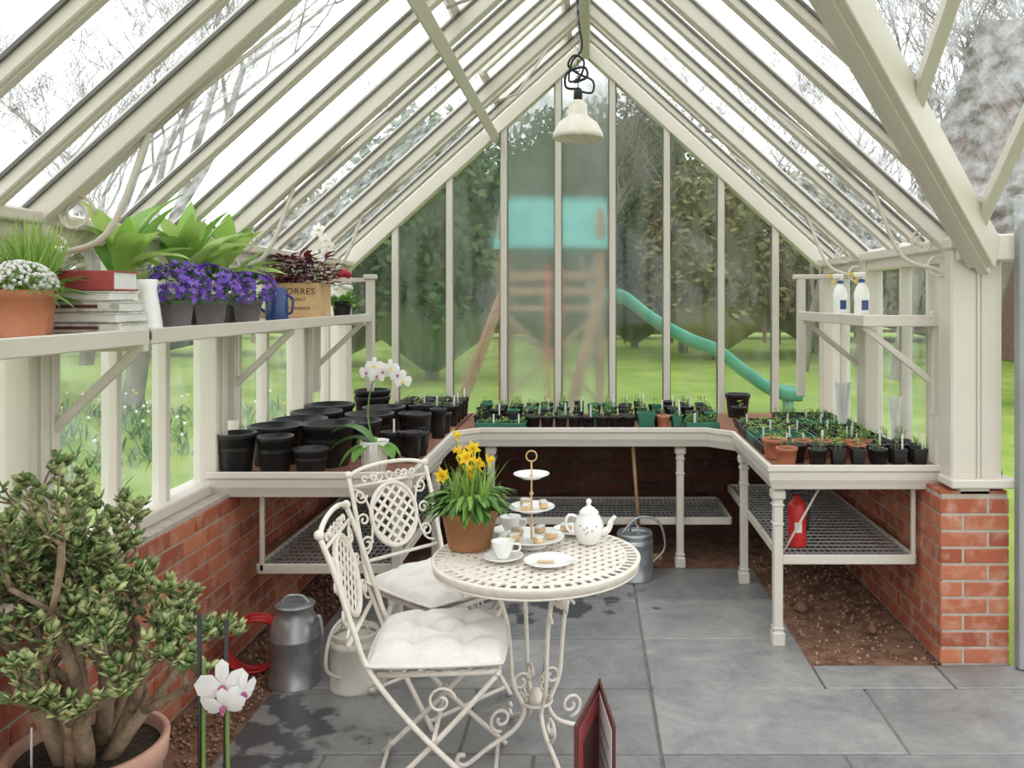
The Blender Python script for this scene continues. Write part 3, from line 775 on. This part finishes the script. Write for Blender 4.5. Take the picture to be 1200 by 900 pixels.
j.done()

def orchid_flower(mb, c, r, Nn, mt, mc):
    Nn = Nn.normalized(); U = Nn.cross(Vector((0,0,1))).normalized(); V = U.cross(Nn)
    for an, w_ in ((PI/2,.6),(PI*1.22,.55),(-PI*.22,.55),(0.12,1.05),(PI-.12,1.05)):
        d_ = U*math.cos(an)+V*math.sin(an); sd = Nn.cross(d_)
        vs = [c, c+d_*r*.4+sd*r*w_*.42, c+d_*r*.8+sd*r*w_*.40-Nn*r*.08, c+d_*r-Nn*r*.15, c+d_*r*.8-sd*r*w_*.40-Nn*r*.08, c+d_*r*.4-sd*r*w_*.42, c+d_*r*.5+Nn*r*.08]
        mb.add(vs, [(0,1,6),(1,2,6),(2,3,6),(3,4,6),(4,5,6),(5,0,6)], mt, True)
    mb.sph(c+Nn*r*.15-V*r*.12, r*.16, mc, 6)
    mb.leaf(c+Nn*r*.12, Nn-V*.9, r*.4, r*.25, mc, seg=3)
p = MB('potted_orchid'); ox, oy = -.88, 2.02
pot(p, ox, oy, 0, .085, .065, .17, PORC, 28)
for sg in (-1,1):
    x = ox+sg*.028-.01
    p.tube([(x,oy,.15),(x+sg*.004,oy,.905 if sg < 0 else .89)], .0055, CABLE, 6)
    p.tube(cat([(ox,oy,.15),(x+.012,oy-.006,.35),(x+.010,oy-.008,.6),(x+.010,oy-.006,.80 if sg < 0 else .76)]), .0045, STEM, 6)
orchid_flower(p, Vector((ox+.020,oy-.02,.745)), .060, Vector((.5,-1,-.15)), WHITEF, PINKF)
orchid_flower(p, Vector((ox+.030,oy-.035,.705)), .050, Vector((.2,-.9,-.5)), WHITEF, PINKF)
orchid_flower(p, Vector((ox+.060,oy-.0,.72)), .045, Vector((.9,-.5,-.2)), WHITEF, PINKF)
for k in range(6): a = k*PI/3; p.leaf((ox,oy,.16), (math.cos(a),math.sin(a),.5), .24, .06, LEAFD, droop=1.0, seg=6)
p.done()

p = MB('potted_orchid'); ox, oy = -1.00, 3.98; BZ = .84
p.lathe([(.001,BZ),(.050,BZ),(.052,BZ+.004),(.066,BZ+.145),(.069,BZ+.15),(.066,BZ+.15),(.06,BZ+.13),(.001,BZ+.13)], (ox,oy,0), PORC, 30)
for k in range(14):
    a = 2*PI*k/14; p.tube([(ox+.054*math.cos(a),oy+.054*math.sin(a),BZ+.02),(ox+.0665*math.cos(a+.2),oy+.0665*math.sin(a+.2),BZ+.14)], .002, PORC, 5)
for a, L_, up_ in ((PI,.24,.9),(PI*1.1,.20,.3),(0.1,.15,.4),(-.6,.15,.5),(PI*.9,.26,1.6),(PI*1.3,.15,.4),(2.2,.2,.7)):
    p.leaf((ox,oy,BZ+.13), (math.cos(a),math.sin(a),up_), L_, .075, LEAFD if L_ > .2 else LEAF, droop=1.7, seg=7, shape=[.4,.8,1,1,.8,.1])
st = cat([(ox,oy,BZ+.13),(ox-.03,oy,1.10),(ox-.01,oy,1.25),(ox+.05,oy,1.31),(ox+.12,oy-.01,1.28)])
p.tube(st, .0035, STEM, 6)
for i, (dx,dz) in enumerate(((-.03,.47),(.005,.50),(.045,.475),(.08,.49),(.115,.46),(.14,.43),(.02,.455))):
    orchid_flower(p, Vector((ox+dx,oy-.02-R.uniform(0,.02),BZ+dz)), .042, Vector((R.uniform(-.3,.3),-1,R.uniform(-.2,.1))), WHITEF, YELF if i % 2 else PINKF)
p.done()

for (x,y,rt,h,stack) in [(-1.635,3.96,.088,.19,1),(-1.455,3.96,.082,.175,1),(-1.285,3.95,.080,.12,1),(-1.27,4.17,.125,.205,1),
    (-1.54,4.20,.13,.19,1),(-1.52,4.49,.14,.18,1),(-1.20,4.43,.12,.18,1),(-1.21,4.71,.13,.18,1),(-1.53,4.80,.14,.18,1),(-1.55,5.12,.14,.18,1),(-1.36,5.36,.11,.20,2),(-1.2,4.99,.12,.18,1),(-1.0,4.80,.070,.17,1),(-.92,4.62,.065,.19,1)]:
    p = MB('black_plant_pot')
    for k in range(stack):
        pot(p, x, y, BZ+k*.04, rt, rt*.76, h, BLACK, 28, rim=.14, fill=.6 if k == stack-1 else .3)
    p.done()
p = MB('seedling_pots')
def pt(x, y, r, h, mt_, pl, n=18, z=BZ, hh=.05):
    zt = pot(p, x, y, z, r, r*.76, h, mt_, n, flat=(n == 4))
    for i in range(pl): seedling(p, x+R.uniform(-r,r)*.5, y+R.uniform(-r,r)*.5, zt, R.uniform(.4,1.2)*hh, R.choice([LEAF,LEAFL,LEAFL]), R.choice([2,3,4]), .014, .026)
    if R.random() < .2: p.box((x+r*.4,y,zt+.04), (.009,.002,.08), LABEL)
for y in (4.25,4.42,4.98,5.16):
    for x in (-.88,-.99): pt(x+R.uniform(-.005,.005), y, .048, R.choice([.12,.15,.17]), BLACK, 0)
for y in (5.45,5.6,5.76,5.9):
    for x in (-.88,-.99,-1.1,-1.22): pt(x, y, .052, .13, BLACK, 2)
for y in (5.42,5.55,5.68,5.82,5.94):
    x = -.70
    while x < .85:
        pt(x+R.uniform(-.01,.01), y, .045, R.uniform(.07,.10), R.choice([BLACK,BLACK,BLACK,DKGREEN]), R.choice([0,2,4]), 4 if R.random() < .5 else 16, hh=.06); x += .105
for i in range(8): pt(-.34+.084*i, 5.27, .040, .085, BLACK, R.choice([1,2,3]), 16)
pt(.355,5.28,.075,.110,DKGREEN,0,4); pt(.46,5.28,.042,.09,TERRA,3); pt(.545,5.28,.040,.09,DKGREEN,3,4)
pt(1.02,5.85,.085,.16,BLACK,0,24); pt(.99,5.62,.05,.1,BLACK,2)
for i in range(6): pt(1.10+.098*i, 4.11, .045, .090, BLACK, R.choice([1,2,3]), 4 if i % 3 else 16, hh=.06)
for i in range(6): pt(1.14+.095*i, 4.23, .045, .090, R.choice([BLACK,BLACK,TERRA]), R.choice([0,3,5]), 16, hh=.06)
pt(.945,4.34,.062,.10,TERRA,4,20,hh=.04); pt(1.03,4.24,.05,.09,BLACK,2,18); pt(.96,4.14,.052,.09,TERRA,3,20); pt(1.09,4.36,.05,.09,TERRA,3)
for i in range(5): pt(1.2+.1*i, 4.36, .046, .09, R.choice([BLACK,BLACK,TERRA]), 6, 16, hh=.07)
p.done()
p = MB('seed_tray')
def tray(x, y, w_, d_, mt_, plants, lf, hh=.03):
    h = .05; z = BZ
    for sx_ in (-1,1): p.box((x+sx_*w_/2,y,z+h/2), (.008,d_,h), mt_, .002)
    for sy_ in (-1,1): p.box((x,y+sy_*d_/2,z+h/2), (w_,.008,h), mt_, .002)
    p.box((x,y,z+.018), (w_,d_,.03), SOIL)
    nx = int(w_/.05); ny = int(d_/.05)
    for i in range(1, nx): p.box((x-w_/2+w_*i/nx,y,z+.035), (.003,d_,.012), mt_)
    for i in range(1, ny): p.box((x,y-d_/2+d_*i/ny,z+.035), (w_,.003,.012), mt_)
    for i in range(plants): seedling(p, x+R.uniform(-.46,.46)*w_, y+R.uniform(-.44,.44)*d_, z+.03, R.uniform(.4,1.3)*hh, lf, 3, .012, .020)
    for k in range(2): p.box((x+R.uniform(-.4,.4)*w_,y-d_*.4,z+.07), (.009,.002,.07), LABEL)
tray(1.08,4.56,.34,.22,BLACK,45,LEAFL); tray(1.45,4.56,.34,.22,BLACK,60,LEAF)
tray(1.08,4.81,.34,.22,DKGREEN,30,LEAFL); tray(1.45,4.81,.34,.22,BLACK,50,LEAFL,.05)
tray(1.08,5.06,.34,.22,BLACK,90,LEAFL); tray(1.45,5.06,.34,.22,BLACK,40,LEAF,.05)
tray(1.10,5.32,.34,.22,BLACK,80,LEAFL); tray(1.47,5.32,.34,.22,DKGREEN,40,LEAFL); tray(1.42,5.6,.38,.24,BLACK,60,LEAF,.05)
tray(-.54,5.28,.30,.14,DKGREEN,40,LEAF,.04); tray(.70,5.31,.20,.14,DKGREEN,50,LEAF,.06)
p.done()
p = MB('plant_label_bundle')
for (x,y) in ((1.58,4.42),(1.52,5.18)):
    for k in range(7):
        a = R.uniform(-.25,.25); p.beam((x+k*.006,y+.01*(k % 3),BZ+.04), (x+k*.006+a*.15,y+R.uniform(-.03,.03),BZ+.30), .016, .002, LABEL, up=(0,1,0), bev=0)
p.done()
p = MB('black_tray'); p.box((1.80,3.93,.856), (.17,.1,.03), BLACK, .008); p.box((1.80,3.93,.874), (.13,.07,.01), BLACK, .004); p.done()

# ------------------------------------------------------------------ things on left shelf
SZ = 1.548
p = MB('potted_alyssum'); x, y = -1.505, 2.26
zt = pot(p, x, y, SZ, .074, .055, .125, TERRA, 28)
for i in range(260):
    d_ = rdir(-.2,1); c = Vector((x,y,zt+.015))+Vector((d_.x*.085,d_.y*.085,max(-.02,d_.z*.06)))
    p.leaf(c, d_, .02, .012, LEAF, seg=2, shape=[.3,1,.1])
for i in range(220):
    d_ = rdir(0,1); c = Vector((x,y,zt+.02))+Vector((d_.x*.085,d_.y*.085,d_.z*.07)); p.sph(c, .006, WHITEF, 4)
p.done()
p = MB('potted_grass'); x, y = -1.60, 2.44
zt = pot(p, x, y, SZ, .07, .055, .12, TERRA, 24); grass_blades(p, x, y, zt, 240, .23, .05, LEAFL, .007)
for i in range(80): d_ = rdir(.2,1); p.leaf((x,y,zt), d_, .19, .02, LEAF, seg=5, droop=.9)
p.done()
p = MB('book_stack')
hs = (.030,.032,.034,.030,.062)
for i, (w_,h_,mt_,dx,ro) in enumerate(((.26,.030,BOOKW,0,.02),(.25,.032,BOOKW,.005,-.06),(.25,.034,BOOKW,-.004,.05),(.21,.030,BOOKW,.0,-.03),(.185,.062,BOOKR,.01,.08))):
    z0 = SZ+sum(hs[:i]); rt_ = Matrix.Rotation(ro, 3, 'Z')
    p.box((-1.525+dx,2.62,z0+h_/2), (w_-.010,.155,h_-.009), LABEL, .001, rt_)
    p.box((-1.525+dx,2.62,z0+.003), (w_,.165,.005), mt_, .001, rt_); p.box((-1.525+dx,2.62,z0+h_-.004), (w_,.165,.005), mt_, .001, rt_)
    if i in (0,2,4): p.box(Vector((-1.525+dx,2.62,z0+h_/2))+rt_ @ Vector((0,-.081,0)), (w_,.005,h_-.003), mt_, .002, rt_)
    if i in (0,2): p.box(Vector((-1.525+dx,2.62,z0+h_/2))+rt_ @ Vector((0,-.0845,0)), (w_*.5,.001,h_*.3), CHOC, 0, rt_)
p.done()
p = MB('white_jug'); x, y = -1.44, 2.78
p.lathe([(.001,SZ),(.048,SZ),(.048,SZ+.01),(.040,SZ+.07),(.030,SZ+.13),(.033,SZ+.165),(.030,SZ+.165),(.026,SZ+.12),(.001,SZ+.10)], (x,y,0), PORC, 26)
p.tube(cat([(x-.028,y,SZ+.15),(x-.06,y,SZ+.14),(x-.06,y,SZ+.08),(x-.036,y,SZ+.06)]), .005, PORC, 8); p.done()
for (x,y,h,n) in ((-1.60,2.94,.42,15),(-1.61,3.40,.50,18),(-1.60,3.74,.42,14)):
    p = MB('potted_foxglove'); zt = pot(p, x, y, SZ, .07, .055, .12, GREYP, 22)
    for i in range(n):
        a = i*2.4; t_ = .2+.55*(i/n); zz = zt+R.uniform(0,.15)
        e = Vector((math.cos(a)*t_+.15, math.sin(a)*t_, 1.1-.5*i/n))
        p.leaf((x,y,zz), e, h*R.uniform(.5,.88), .088, LEAFL if i % 3 else LEAF, droop=1.0, seg=8, fold=.14, shape=[.15,.5,.9,1,.85,.5,.05])
    p.tube([(x,y,zt),(x+.02,y,zt+.2)], .006, STEM, 6); p.done()
for (x,y) in ((-1.49,3.08),(-1.49,3.36),(-1.48,3.70)):
    p = MB('potted_campanula'); zt = pot(p, x, y, SZ, .062, .048, .095, GREYP, 22)
    for i in range(170):
        d_ = rdir(-.5,1); c = Vector((x,y,zt+.045))+Vector((d_.x*.095,d_.y*.10,d_.z*.075)); p.leaf(c, d_, .03, .02, LEAFD, seg=2, shape=[.3,1,.1])
    for i in range(150):
        d_ = rdir(-.4,1); c = Vector((x,y,zt+.05))+Vector((d_.x*.11,d_.y*.115,d_.z*.095))*R.uniform(.85,1.1)
        U = d_.orthogonal().normalized(); V = d_.cross(U); vs = [c]
        for k in range(10): a = k*PI/5; r_ = .016 if k % 2 == 0 else .008; vs.append(c+(U*math.cos(a)+V*math.sin(a))*r_+d_*(.010 if k % 2 == 0 else .004))
        p.add(vs, [(0,1+k,1+(k+1) % 10) for k in range(10)], PURP, True)
    p.done()
p = MB('blue_watering_jug'); x, y = -1.47, 4.02
p.lathe([(.001,SZ),(.05,SZ),(.052,SZ+.01),(.052,SZ+.11),(.04,SZ+.14),(.042,SZ+.155),(.038,SZ+.155),(.036,SZ+.13),(.001,SZ+.10)], (x,y,0), BLUE, 24)
p.tube(cat([(x-.04,y,SZ+.03),(x-.09,y,SZ+.07),(x-.11,y,SZ+.14)]), .008, BLUE, 8); p.tube(cat([(x+.048,y,SZ+.12),(x+.075,y,SZ+.10),(x+.07,y,SZ+.04),(x+.048,y,SZ+.03)]), .006, BLUE, 8); p.done()
p = MB('wooden_planter_crate'); x, y = -1.545, 4.56; W_, D_, H_ = .27, .20, .185
for sy_ in (-1,1): p.box((x,y+sy_*D_/2,SZ+H_/2), (W_,.012,H_), WOODP, .002)
for sx_ in (-1,1): p.box((x+sx_*(W_/2-.006),y,SZ+H_/2), (.012,D_-.014,H_), WOODP, .002)
p.box((x,y,SZ+H_*.4), (W_-.02,D_-.02,H_*.78), SOIL)
for i in range(230):
    d_ = rdir(-.05,1); b_ = Vector((x-.0+R.uniform(-.11,.12),y+R.uniform(-.08,.08),SZ+H_)); c = b_+Vector((d_.x*.11,d_.y*.1,d_.z*.14))
    if i % 3 == 0: p.tube([b_-Vector((0,0,.02)),c], .0018, BURG, 4, caps=False)
    p.leaf(c, (d_.x,d_.y,.2), R.uniform(.04,.07), R.uniform(.03,.055), BURG, seg=3, droop=.5, shape=[.5,1,.9,.2])
crate = p.done()
def lettering(nm, body, size, lx, lz):
    cu = bpy.data.curves.new(nm, 'FONT'); cu.body = body; cu.size = size; cu.extrude = .0006; cu.align_x = 'CENTER'; cu.space_character = 1.15
    cu.materials.append(CHOC); to = bpy.data.objects.new(nm, cu); sc.collection.objects.link(to); to.location = (lx,y-D_/2-.0075,lz); to.rotation_euler = (PI/2,0,0); to.parent = crate
lettering('lettering', 'TORRES', .046, x+.025, SZ+.125); lettering('small_lettering', 'MURET', .024, x+.025, SZ+.09); lettering('signature_lettering', 'Fransisca', .030, x+.025, SZ+.045)
p = MB('potted_orchid'); x, y = -1.60, 4.98
zt = pot(p, x, y, SZ, .06, .05, .11, PORC, 20); p.tube(cat([(x,y,zt),(x+.02,y,zt+.2),(x+.06,y,zt+.33),(x+.05,y-.02,zt+.40)]), .004, STEM, 6)
for i in range(7): orchid_flower(p, Vector((x+.05+R.uniform(-.03,.04),y-.03,zt+.22+.032*i)), .036, Vector((.2,-1,0)), WHITEF, YELF)
for i in range(5): p.leaf((x,y,zt), rdir(.2,.5), .16, .05, LEAFD, seg=5, droop=1)
p.done()
p = MB('potted_primula'); x, y = -1.46, 5.05
zt = pot(p, x, y, SZ, .06, .046, .09, BLACK, 20)
for i in range(70): d_ = rdir(0,.9); p.leaf((x+d_.x*.04,y+d_.y*.04,zt), d_, R.uniform(.05,.10), .035, LEAF, seg=3, droop=.5)
for i in range(12): d_ = rdir(.1,1); p.sph((x+d_.x*.05,y+d_.y*.05,zt+.08+d_.z*.03), .016, WHITEF, 6)
for i in range(6): d_ = rdir(.1,1); p.sph((x+d_.x*.04,y+d_.y*.04,zt+.15+d_.z*.03), .022, REDF, 6)
p.done()
for (x,y) in ((1.39,4.72),(1.40,4.38)):
    p = MB('spray_bottle'); z = 1.562
    p.lathe([(.001,z),(.036,z),(.039,z+.006),(.038,z+.08),(.041,z+.11),(.030,z+.145),(.015,z+.17),(.014,z+.18),(.001,z+.18)], (x,y,0), PORC, 24, sy=.8)
    p.box((x+.008,y-.031,z+.055), (.034,.004,.05), BLUE, .001)
    p.lathe([(.017,z+.172),(.017,z+.186),(.008,z+.19)], (x,y,0), BLUE, 16)
    p.box((x-.012,y,z+.21), (.062,.022,.028), LABEL, .006); p.box((x-.05,y,z+.212), (.016,.018,.018), YELF, .004)
    p.beam((x-.022,y,z+.200), (x-.032,y,z+.165), .012, .007, YELF, up=(0,1,0)); p.box((x+.006,y,z+.194), (.02,.018,.02), LABEL, .004)
    p.done()

# ------------------------------------------------------------------ watering cans, hose, extinguisher, broom
def can(name, x, y, z, r, h, mt_, ang):
    c = MB(name); c.M = Matrix.Translation((x,y,z)) @ Matrix.Rotation(ang, 4, 'Z')
    c.lathe([(.001,.002),(r,.002),(r,.015),(r*.985,.018),(r*.98,h*.62),(r*1.0,h*.63),(r*.98,h*.65),(r*.95,h*.70),(r*.6,h*.74),(r*.55,h*.735),(.001,h*.7)], (0,0,0), mt_, 30)
    c.lathe([(r*.9,h*.70),(r*.97,h*.78),(r*.92,h*.82),(r*.85,h*.74)], (0,0,0), mt_, 30)
    c.tube([(r*.9,0,h*.15),(r*1.5,0,h*.42),(r*2.25,0,h*.88)], [r*.22,r*.16,r*.11], mt_, 12)
    c.lathe([(r*.11,0),(r*.32,.04),(r*.30,.045),(.001,.05)], (r*2.25,0,h*.88), mt_, 16, axis=Matrix.Rotation(.6, 3, 'Y'))
    c.tube(cat([(-r*.95,0,h*.25),(-r*1.7,0,h*.5),(-r*1.35,0,h*.95),(-r*.2,0,h*1.05),(r*.7,0,h*.80)]), r*.07, mt_, 8)
    c.tube([(0,-r*.8,h*.75),(0,-r*.5,h*.95),(0,r*.5,h*.95),(0,r*.8,h*.75)], r*.05, mt_, 8)
    c.tube([(r*.7,0,h*.72),(r*1.55,0,h*.5)], r*.05, mt_, 6)
    return c.done()
CREAMCAN = mat('cream_enamel', (.66,.64,.57), (.58,.55,.48), 10, .4)
c = MB('galvanised_water_can'); x, y = -1.26, 3.66
c.lathe([(.001,.002),(.105,.002),(.108,.01),(.105,.015),(.103,.20),(.107,.205),(.103,.21),(.100,.25),(.085,.29),(.078,.30),(.078,.335),(.085,.34),(.080,.345),(.05,.35),(.001,.352)], (x,y,0), GALV, 32)
c.tube(cat([(x+.09,y-.04,.27),(x+.12,y-.055,.31),(x+.135,y-.06,.24),(x+.12,y-.05,.17),(x+.1,y-.04,.15)]), .008, GALV, 8)
c.tube(cat([(x-.06,y,.345),(x-.03,y,.375),(x+.03,y,.375),(x+.06,y,.345)]), .007, GALV, 8); c.done()
can('watering_can', -.99, 3.62, .004, .105, .30, CREAMCAN, math.radians(65))
can('galvanised_watering_can', .27, 5.02, .004, .11, .34, GALV, math.radians(195))
h = MB('red_hose')
h.M = Matrix.Translation((-1.47,3.76,0)) @ Matrix.Rotation(math.radians(-70), 4, 'Z')
pts = []
for i in range(120):
    a = i/120*2*PI*5; rr = .115+.004*math.sin(i*.31); pts.append((-.04+.08*i/120+.008*math.sin(i*.7), rr*math.cos(a), .128+rr*math.sin(a)))
h.tube(pts, .008, RED, 6); h.done()
p = MB('fire_extinguisher'); x, y, z = 1.03, 4.22, .43
p.lathe([(.001,z),(.042,z),(.045,z+.008),(.045,z+.19),(.038,z+.215),(.016,z+.232),(.014,z+.25),(.001,z+.25)], (x,y,0), RED, 24)
p.box((x-.005,y-.0455,z+.10), (.035,.003,.05), LABEL, .001); p.box((x,y,z+.262), (.05,.018,.022), BLACK, .004); p.beam((x-.03,y,z+.285), (x+.04,y,z+.275), .016, .006, BLACK)
p.tube(cat([(x+.02,y,z+.25),(x+.06,y,z+.23),(x+.056,y,z+.12),(x+.05,y,z+.08)]), .006, BLACK, 6); p.done()
p = MB('garden_broom'); p.tube([(.32,5.26,.06),(.27,5.22,.745)], .011, WOODD, 8); p.box((.325,5.26,.06), (.25,.05,.03), WOODD, .005)
for i in range(60): xx = .21+.004*i; p.tube([(xx,5.26,.05),(xx+R.uniform(-.01,.01),5.26+R.uniform(-.02,.02),.0)], .002, WOODP, 4)
p.done()
p = MB('garden_sack'); p.box((-.76,4.35,.16), (.26,.04,.3), BLACK, .012, Matrix.Rotation(-.15, 3, 'X')); p.box((-.76,4.325,.2), (.16,.006,.04), LABEL, .002, Matrix.Rotation(-.15, 3, 'X')); p.done()

# ------------------------------------------------------------------ outside
def bush(name, loc, sx_, sy_, sz_, mt_, n=3500, ls=.13):
    p = MB(name)
    for i in range(n):
        d_ = rdir(-.6,1); r_ = R.uniform(.72,1.0)*(1+.14*math.sin(d_.x*7+loc[0])*math.cos(d_.y*6+d_.z*8)); c = Vector((loc[0]+d_.x*r_*sx_, loc[1]+d_.y*r_*sy_, loc[2]+sz_*.5+d_.z*r_*sz_*.5))
        if c.z < 0: c.z = R.uniform(0,.2)
        e = rdir(-1,1); g_ = e.orthogonal().normalized()
        p.add([c-e*ls, c+g_*ls*.6, c+e*ls, c-g_*ls*.6], [(0,1,2,3)], mt_)
    p.tube([(loc[0],loc[1],-.1),(loc[0],loc[1],loc[2]+sz_*.4)], .15, BARK, 7)
    p.lathe([(.01,loc[2]+.02),(.7,loc[2]+sz_*.15),(.8,loc[2]+sz_*.5),(.55,loc[2]+sz_*.8),(.01,loc[2]+sz_*.9)], (loc[0],loc[1],0), mt_, 14, sx=sx_*.85, sy=sy_*.85)
    return p.done()
bush('evergreen_shrub', (-3.3,18,0), 1.9, 1.6, 5.6, HEDGE, 4500)
bush('evergreen_shrub', (-6.5,22,0), 2.2, 2, 4.5, SHRUB)
bush('evergreen_shrub', (3.6,24,0), 2.2, 2, 5.8, SHRUB, 4500)
bush('evergreen_shrub', (1.6,30,0), 3.5, 2, 9.0, HEDGE, 4500)
bush('evergreen_shrub', (-1.0,26,0), 2.4, 2, 7.5, HEDGE, 4500)
bush('evergreen_shrub', (7.2,27,0), 2.6, 2, 6.0, SHRUB, 4500)
bush('evergreen_shrub', (-12,14,0), 3.0, 2.5, 3.2, SHRUB)
bush('evergreen_shrub', (-9,9.5,0), 1.8, 2.2, 2.2, SHRUB)
bush('evergreen_shrub', (9.5,13,0), 2.5, 2.5, 3.0, SHRUB)
bush('evergreen_shrub', (-13,26,0), 4, 2, 4.0, SHRUB)
bush('evergreen_shrub', (14,34,0), 5, 2, 4.5, SHRUB)
bush('garden_hedge', (0,37,0), 26, 1.5, 3.4, SHRUB, 9000, .25)

tm = MB('bare_tree')
def tgrow(p, d, L, r, dep):
    pts = [p]; dd = d.normalized(); n = 3
    for i in range(n):
        dd = (dd+Vector((R.uniform(-.15,.15),R.uniform(-.15,.15),R.uniform(-.04,.12)))).normalized(); pts.append(pts[-1]+dd*L/n)
    r2 = r*.62; tm.tube(pts, [r+(r2-r)*i/n for i in range(n+1)], BARK, 5 if dep > 2 else 3, caps=False)
    if dep == 0: return
    for k in range(3 if dep > 1 else 5):
        tgrow(pts[-1] if k < 2 else pts[2], (dd+rdir(-.3,.6)*.75).normalized(), L*R.uniform(.62,.82), max(.006, r2*.72), dep-1)
tgrow(Vector((0,0,-.1)), Vector((0,0,1)), 3.0, .16, 6)
t0 = tm.done()
tl = [(-7,13),(-11,10),(-10,18),(-15,15),(-4.5,24),(-13,22),(-8,28),(-2,31),(3,27),(6.5,18),(8,24),(12,38),(10,15),(7,32),(-18,9),(-9,5.5),(2,42),(-17,32),(6,13),(5,20),(0,22),(-14,18),(9,20)]
for i, (x, y) in enumerate(tl):
    ob = t0 if i == 0 else bpy.data.objects.new('bare_tree', t0.data)
    if i: sc.collection.objects.link(ob)
    ob.location = (x,y,-.06); ob.rotation_euler = (0,0,i*1.3); k = R.uniform(.85,1.25); ob.scale = (k,k,k)

p = MB('play_tower')
for x in (-1.15,.15):
    for y in (11.4,12.7): p.box((x,y,1.4), (.1,.1,2.8), WOODG, .01)
p.box((-.5,12.05,1.52), (1.4,1.4,.06), WOODG)
for y in (11.4,12.7):
    for z in (1.75,1.95): p.box((-.5,y,z), (1.35,.03,.10), WOODG)
p.add([(-1.25,11.2,2.30),(-1.25,12.05,3.0),(.25,12.05,3.0),(.25,11.2,2.30)], [(0,1,2,3)], TEALC); p.add([(-1.25,12.9,2.30),(-1.25,12.05,3.0),(.25,12.05,3.0),(.25,12.9,2.30)], [(0,1,2,3)], TEALC)
for x, x2 in ((-1.15,-1.75),(.15,-.3)): p.beam((x,11.35,1.7), (x2,11.0,0), .11, .11, WOODG)
p.beam((-1.15,11.35,.3), (.15,11.35,1.5), .11, .05, WOODG); p.beam((.15,11.35,.3), (-1.15,11.35,1.5), .11, .05, WOODG)
for x in (-.53,-.35): p.tube([(x,11.3,2.1),(x,11.3,.3)], .014, RED, 6)
for k in range(6): p.tube([(-.53,11.3,.4+.3*k),(-.35,11.3,.4+.3*k)], .014, RED, 6)
p.done()
p = MB('garden_slide')
sp_ = cat([(.22,12,1.62),(.5,12,1.60),(.9,12,1.30),(1.4,12,1.02),(1.8,12,.86),(2.2,12,.55),(2.6,12,.30),(2.95,12,.24)], 6)
vs = []; fs = []
cs = [(-.27,.16),(-.24,.16),(-.21,.02),(0,0),(.21,.02),(.24,.16),(.27,.16),(.27,.12),(.24,.0),(0,-.04),(-.24,.0),(-.27,.12)]
for q_ in sp_:
    for a, b_ in cs: vs.append((q_.x, q_.y+a, q_.z+b_))
k = len(cs)
for i in range(len(sp_)-1):
    for c in range(k): fs.append((i*k+c, i*k+(c+1) % k, (i+1)*k+(c+1) % k, (i+1)*k+c))
p.add(vs, fs, TEAL, True); p.box((2.8,12,.1), (.08,.4,.25), TEAL, .01); p.done()
p = MB('wooden_fence')
for i in range(30): p.box((-22+i*1.8,33,.6), (.12,.12,1.3), WOODG)
for z in (.4,.8,1.15): p.box((4,33,z), (54,.05,.12), WOODG)
p.done()
p = MB('daffodil_clump')
for i in range(260):
    x = R.uniform(-8.5,-4.2); y = R.uniform(7.5,13); h_ = R.uniform(.15,.3)
    for k in range(5): e = rdir(.6,1); p.leaf((x+R.uniform(-.1,.1),y+R.uniform(-.1,.1),-.06), e, h_, .03, LEAFD, seg=3, droop=.3)
    if i % 3 == 0: p.sph((x,y,h_), .020, WHITEF if i % 4 else YELF, 5)
p.done()
p = MB('neighbour_house')
p.box((16,24,2.2), (9,9,4.5), HOUSEB)
p.add([(11,19,4.3),(21,19,4.3),(21,24,9.5),(11,24,9.5),(11,29,4.3),(21,29,4.3)], [(0,1,2,3),(3,2,5,4)], ROOFT); p.add([(11,19.5,4.3),(11,28.5,4.3),(11,24,9.3)], [(0,1,2)], HOUSEB)
p.box((13,24,9.8), (.9,.9,2), HOUSEB); p.done()

# ------------------------------------------------------------------ light, world, camera
w = bpy.data.worlds.new('overcast_sky'); sc.world = w; w.use_nodes = True
bg = w.node_tree.nodes['Background']; bg.inputs[0].default_value = (.965,.97,1,1); bg.inputs[1].default_value = 1.95
sd = bpy.data.lights.new('soft_sun', 'SUN'); sd.energy = .8; sd.angle = math.radians(40); sd.color = (1,.98,.95)
so = bpy.data.objects.new('soft_sun', sd); sc.collection.objects.link(so); so.rotation_euler = (math.radians(35), math.radians(-20), 0)
cam = bpy.data.cameras.new('camera'); co = bpy.data.objects.new('camera', cam); sc.collection.objects.link(co)
co.location = (0,0,1.65); co.rotation_euler = (PI/2,0,0)
cam.lens = 30; cam.sensor_width = 36; cam.sensor_fit = 'HORIZONTAL'; cam.shift_x = -.075; cam.shift_y = -.0833; cam.clip_end = 500
sc.camera = co
sc.view_settings.view_transform = 'Standard'
sc.view_settings.exposure = 0.15
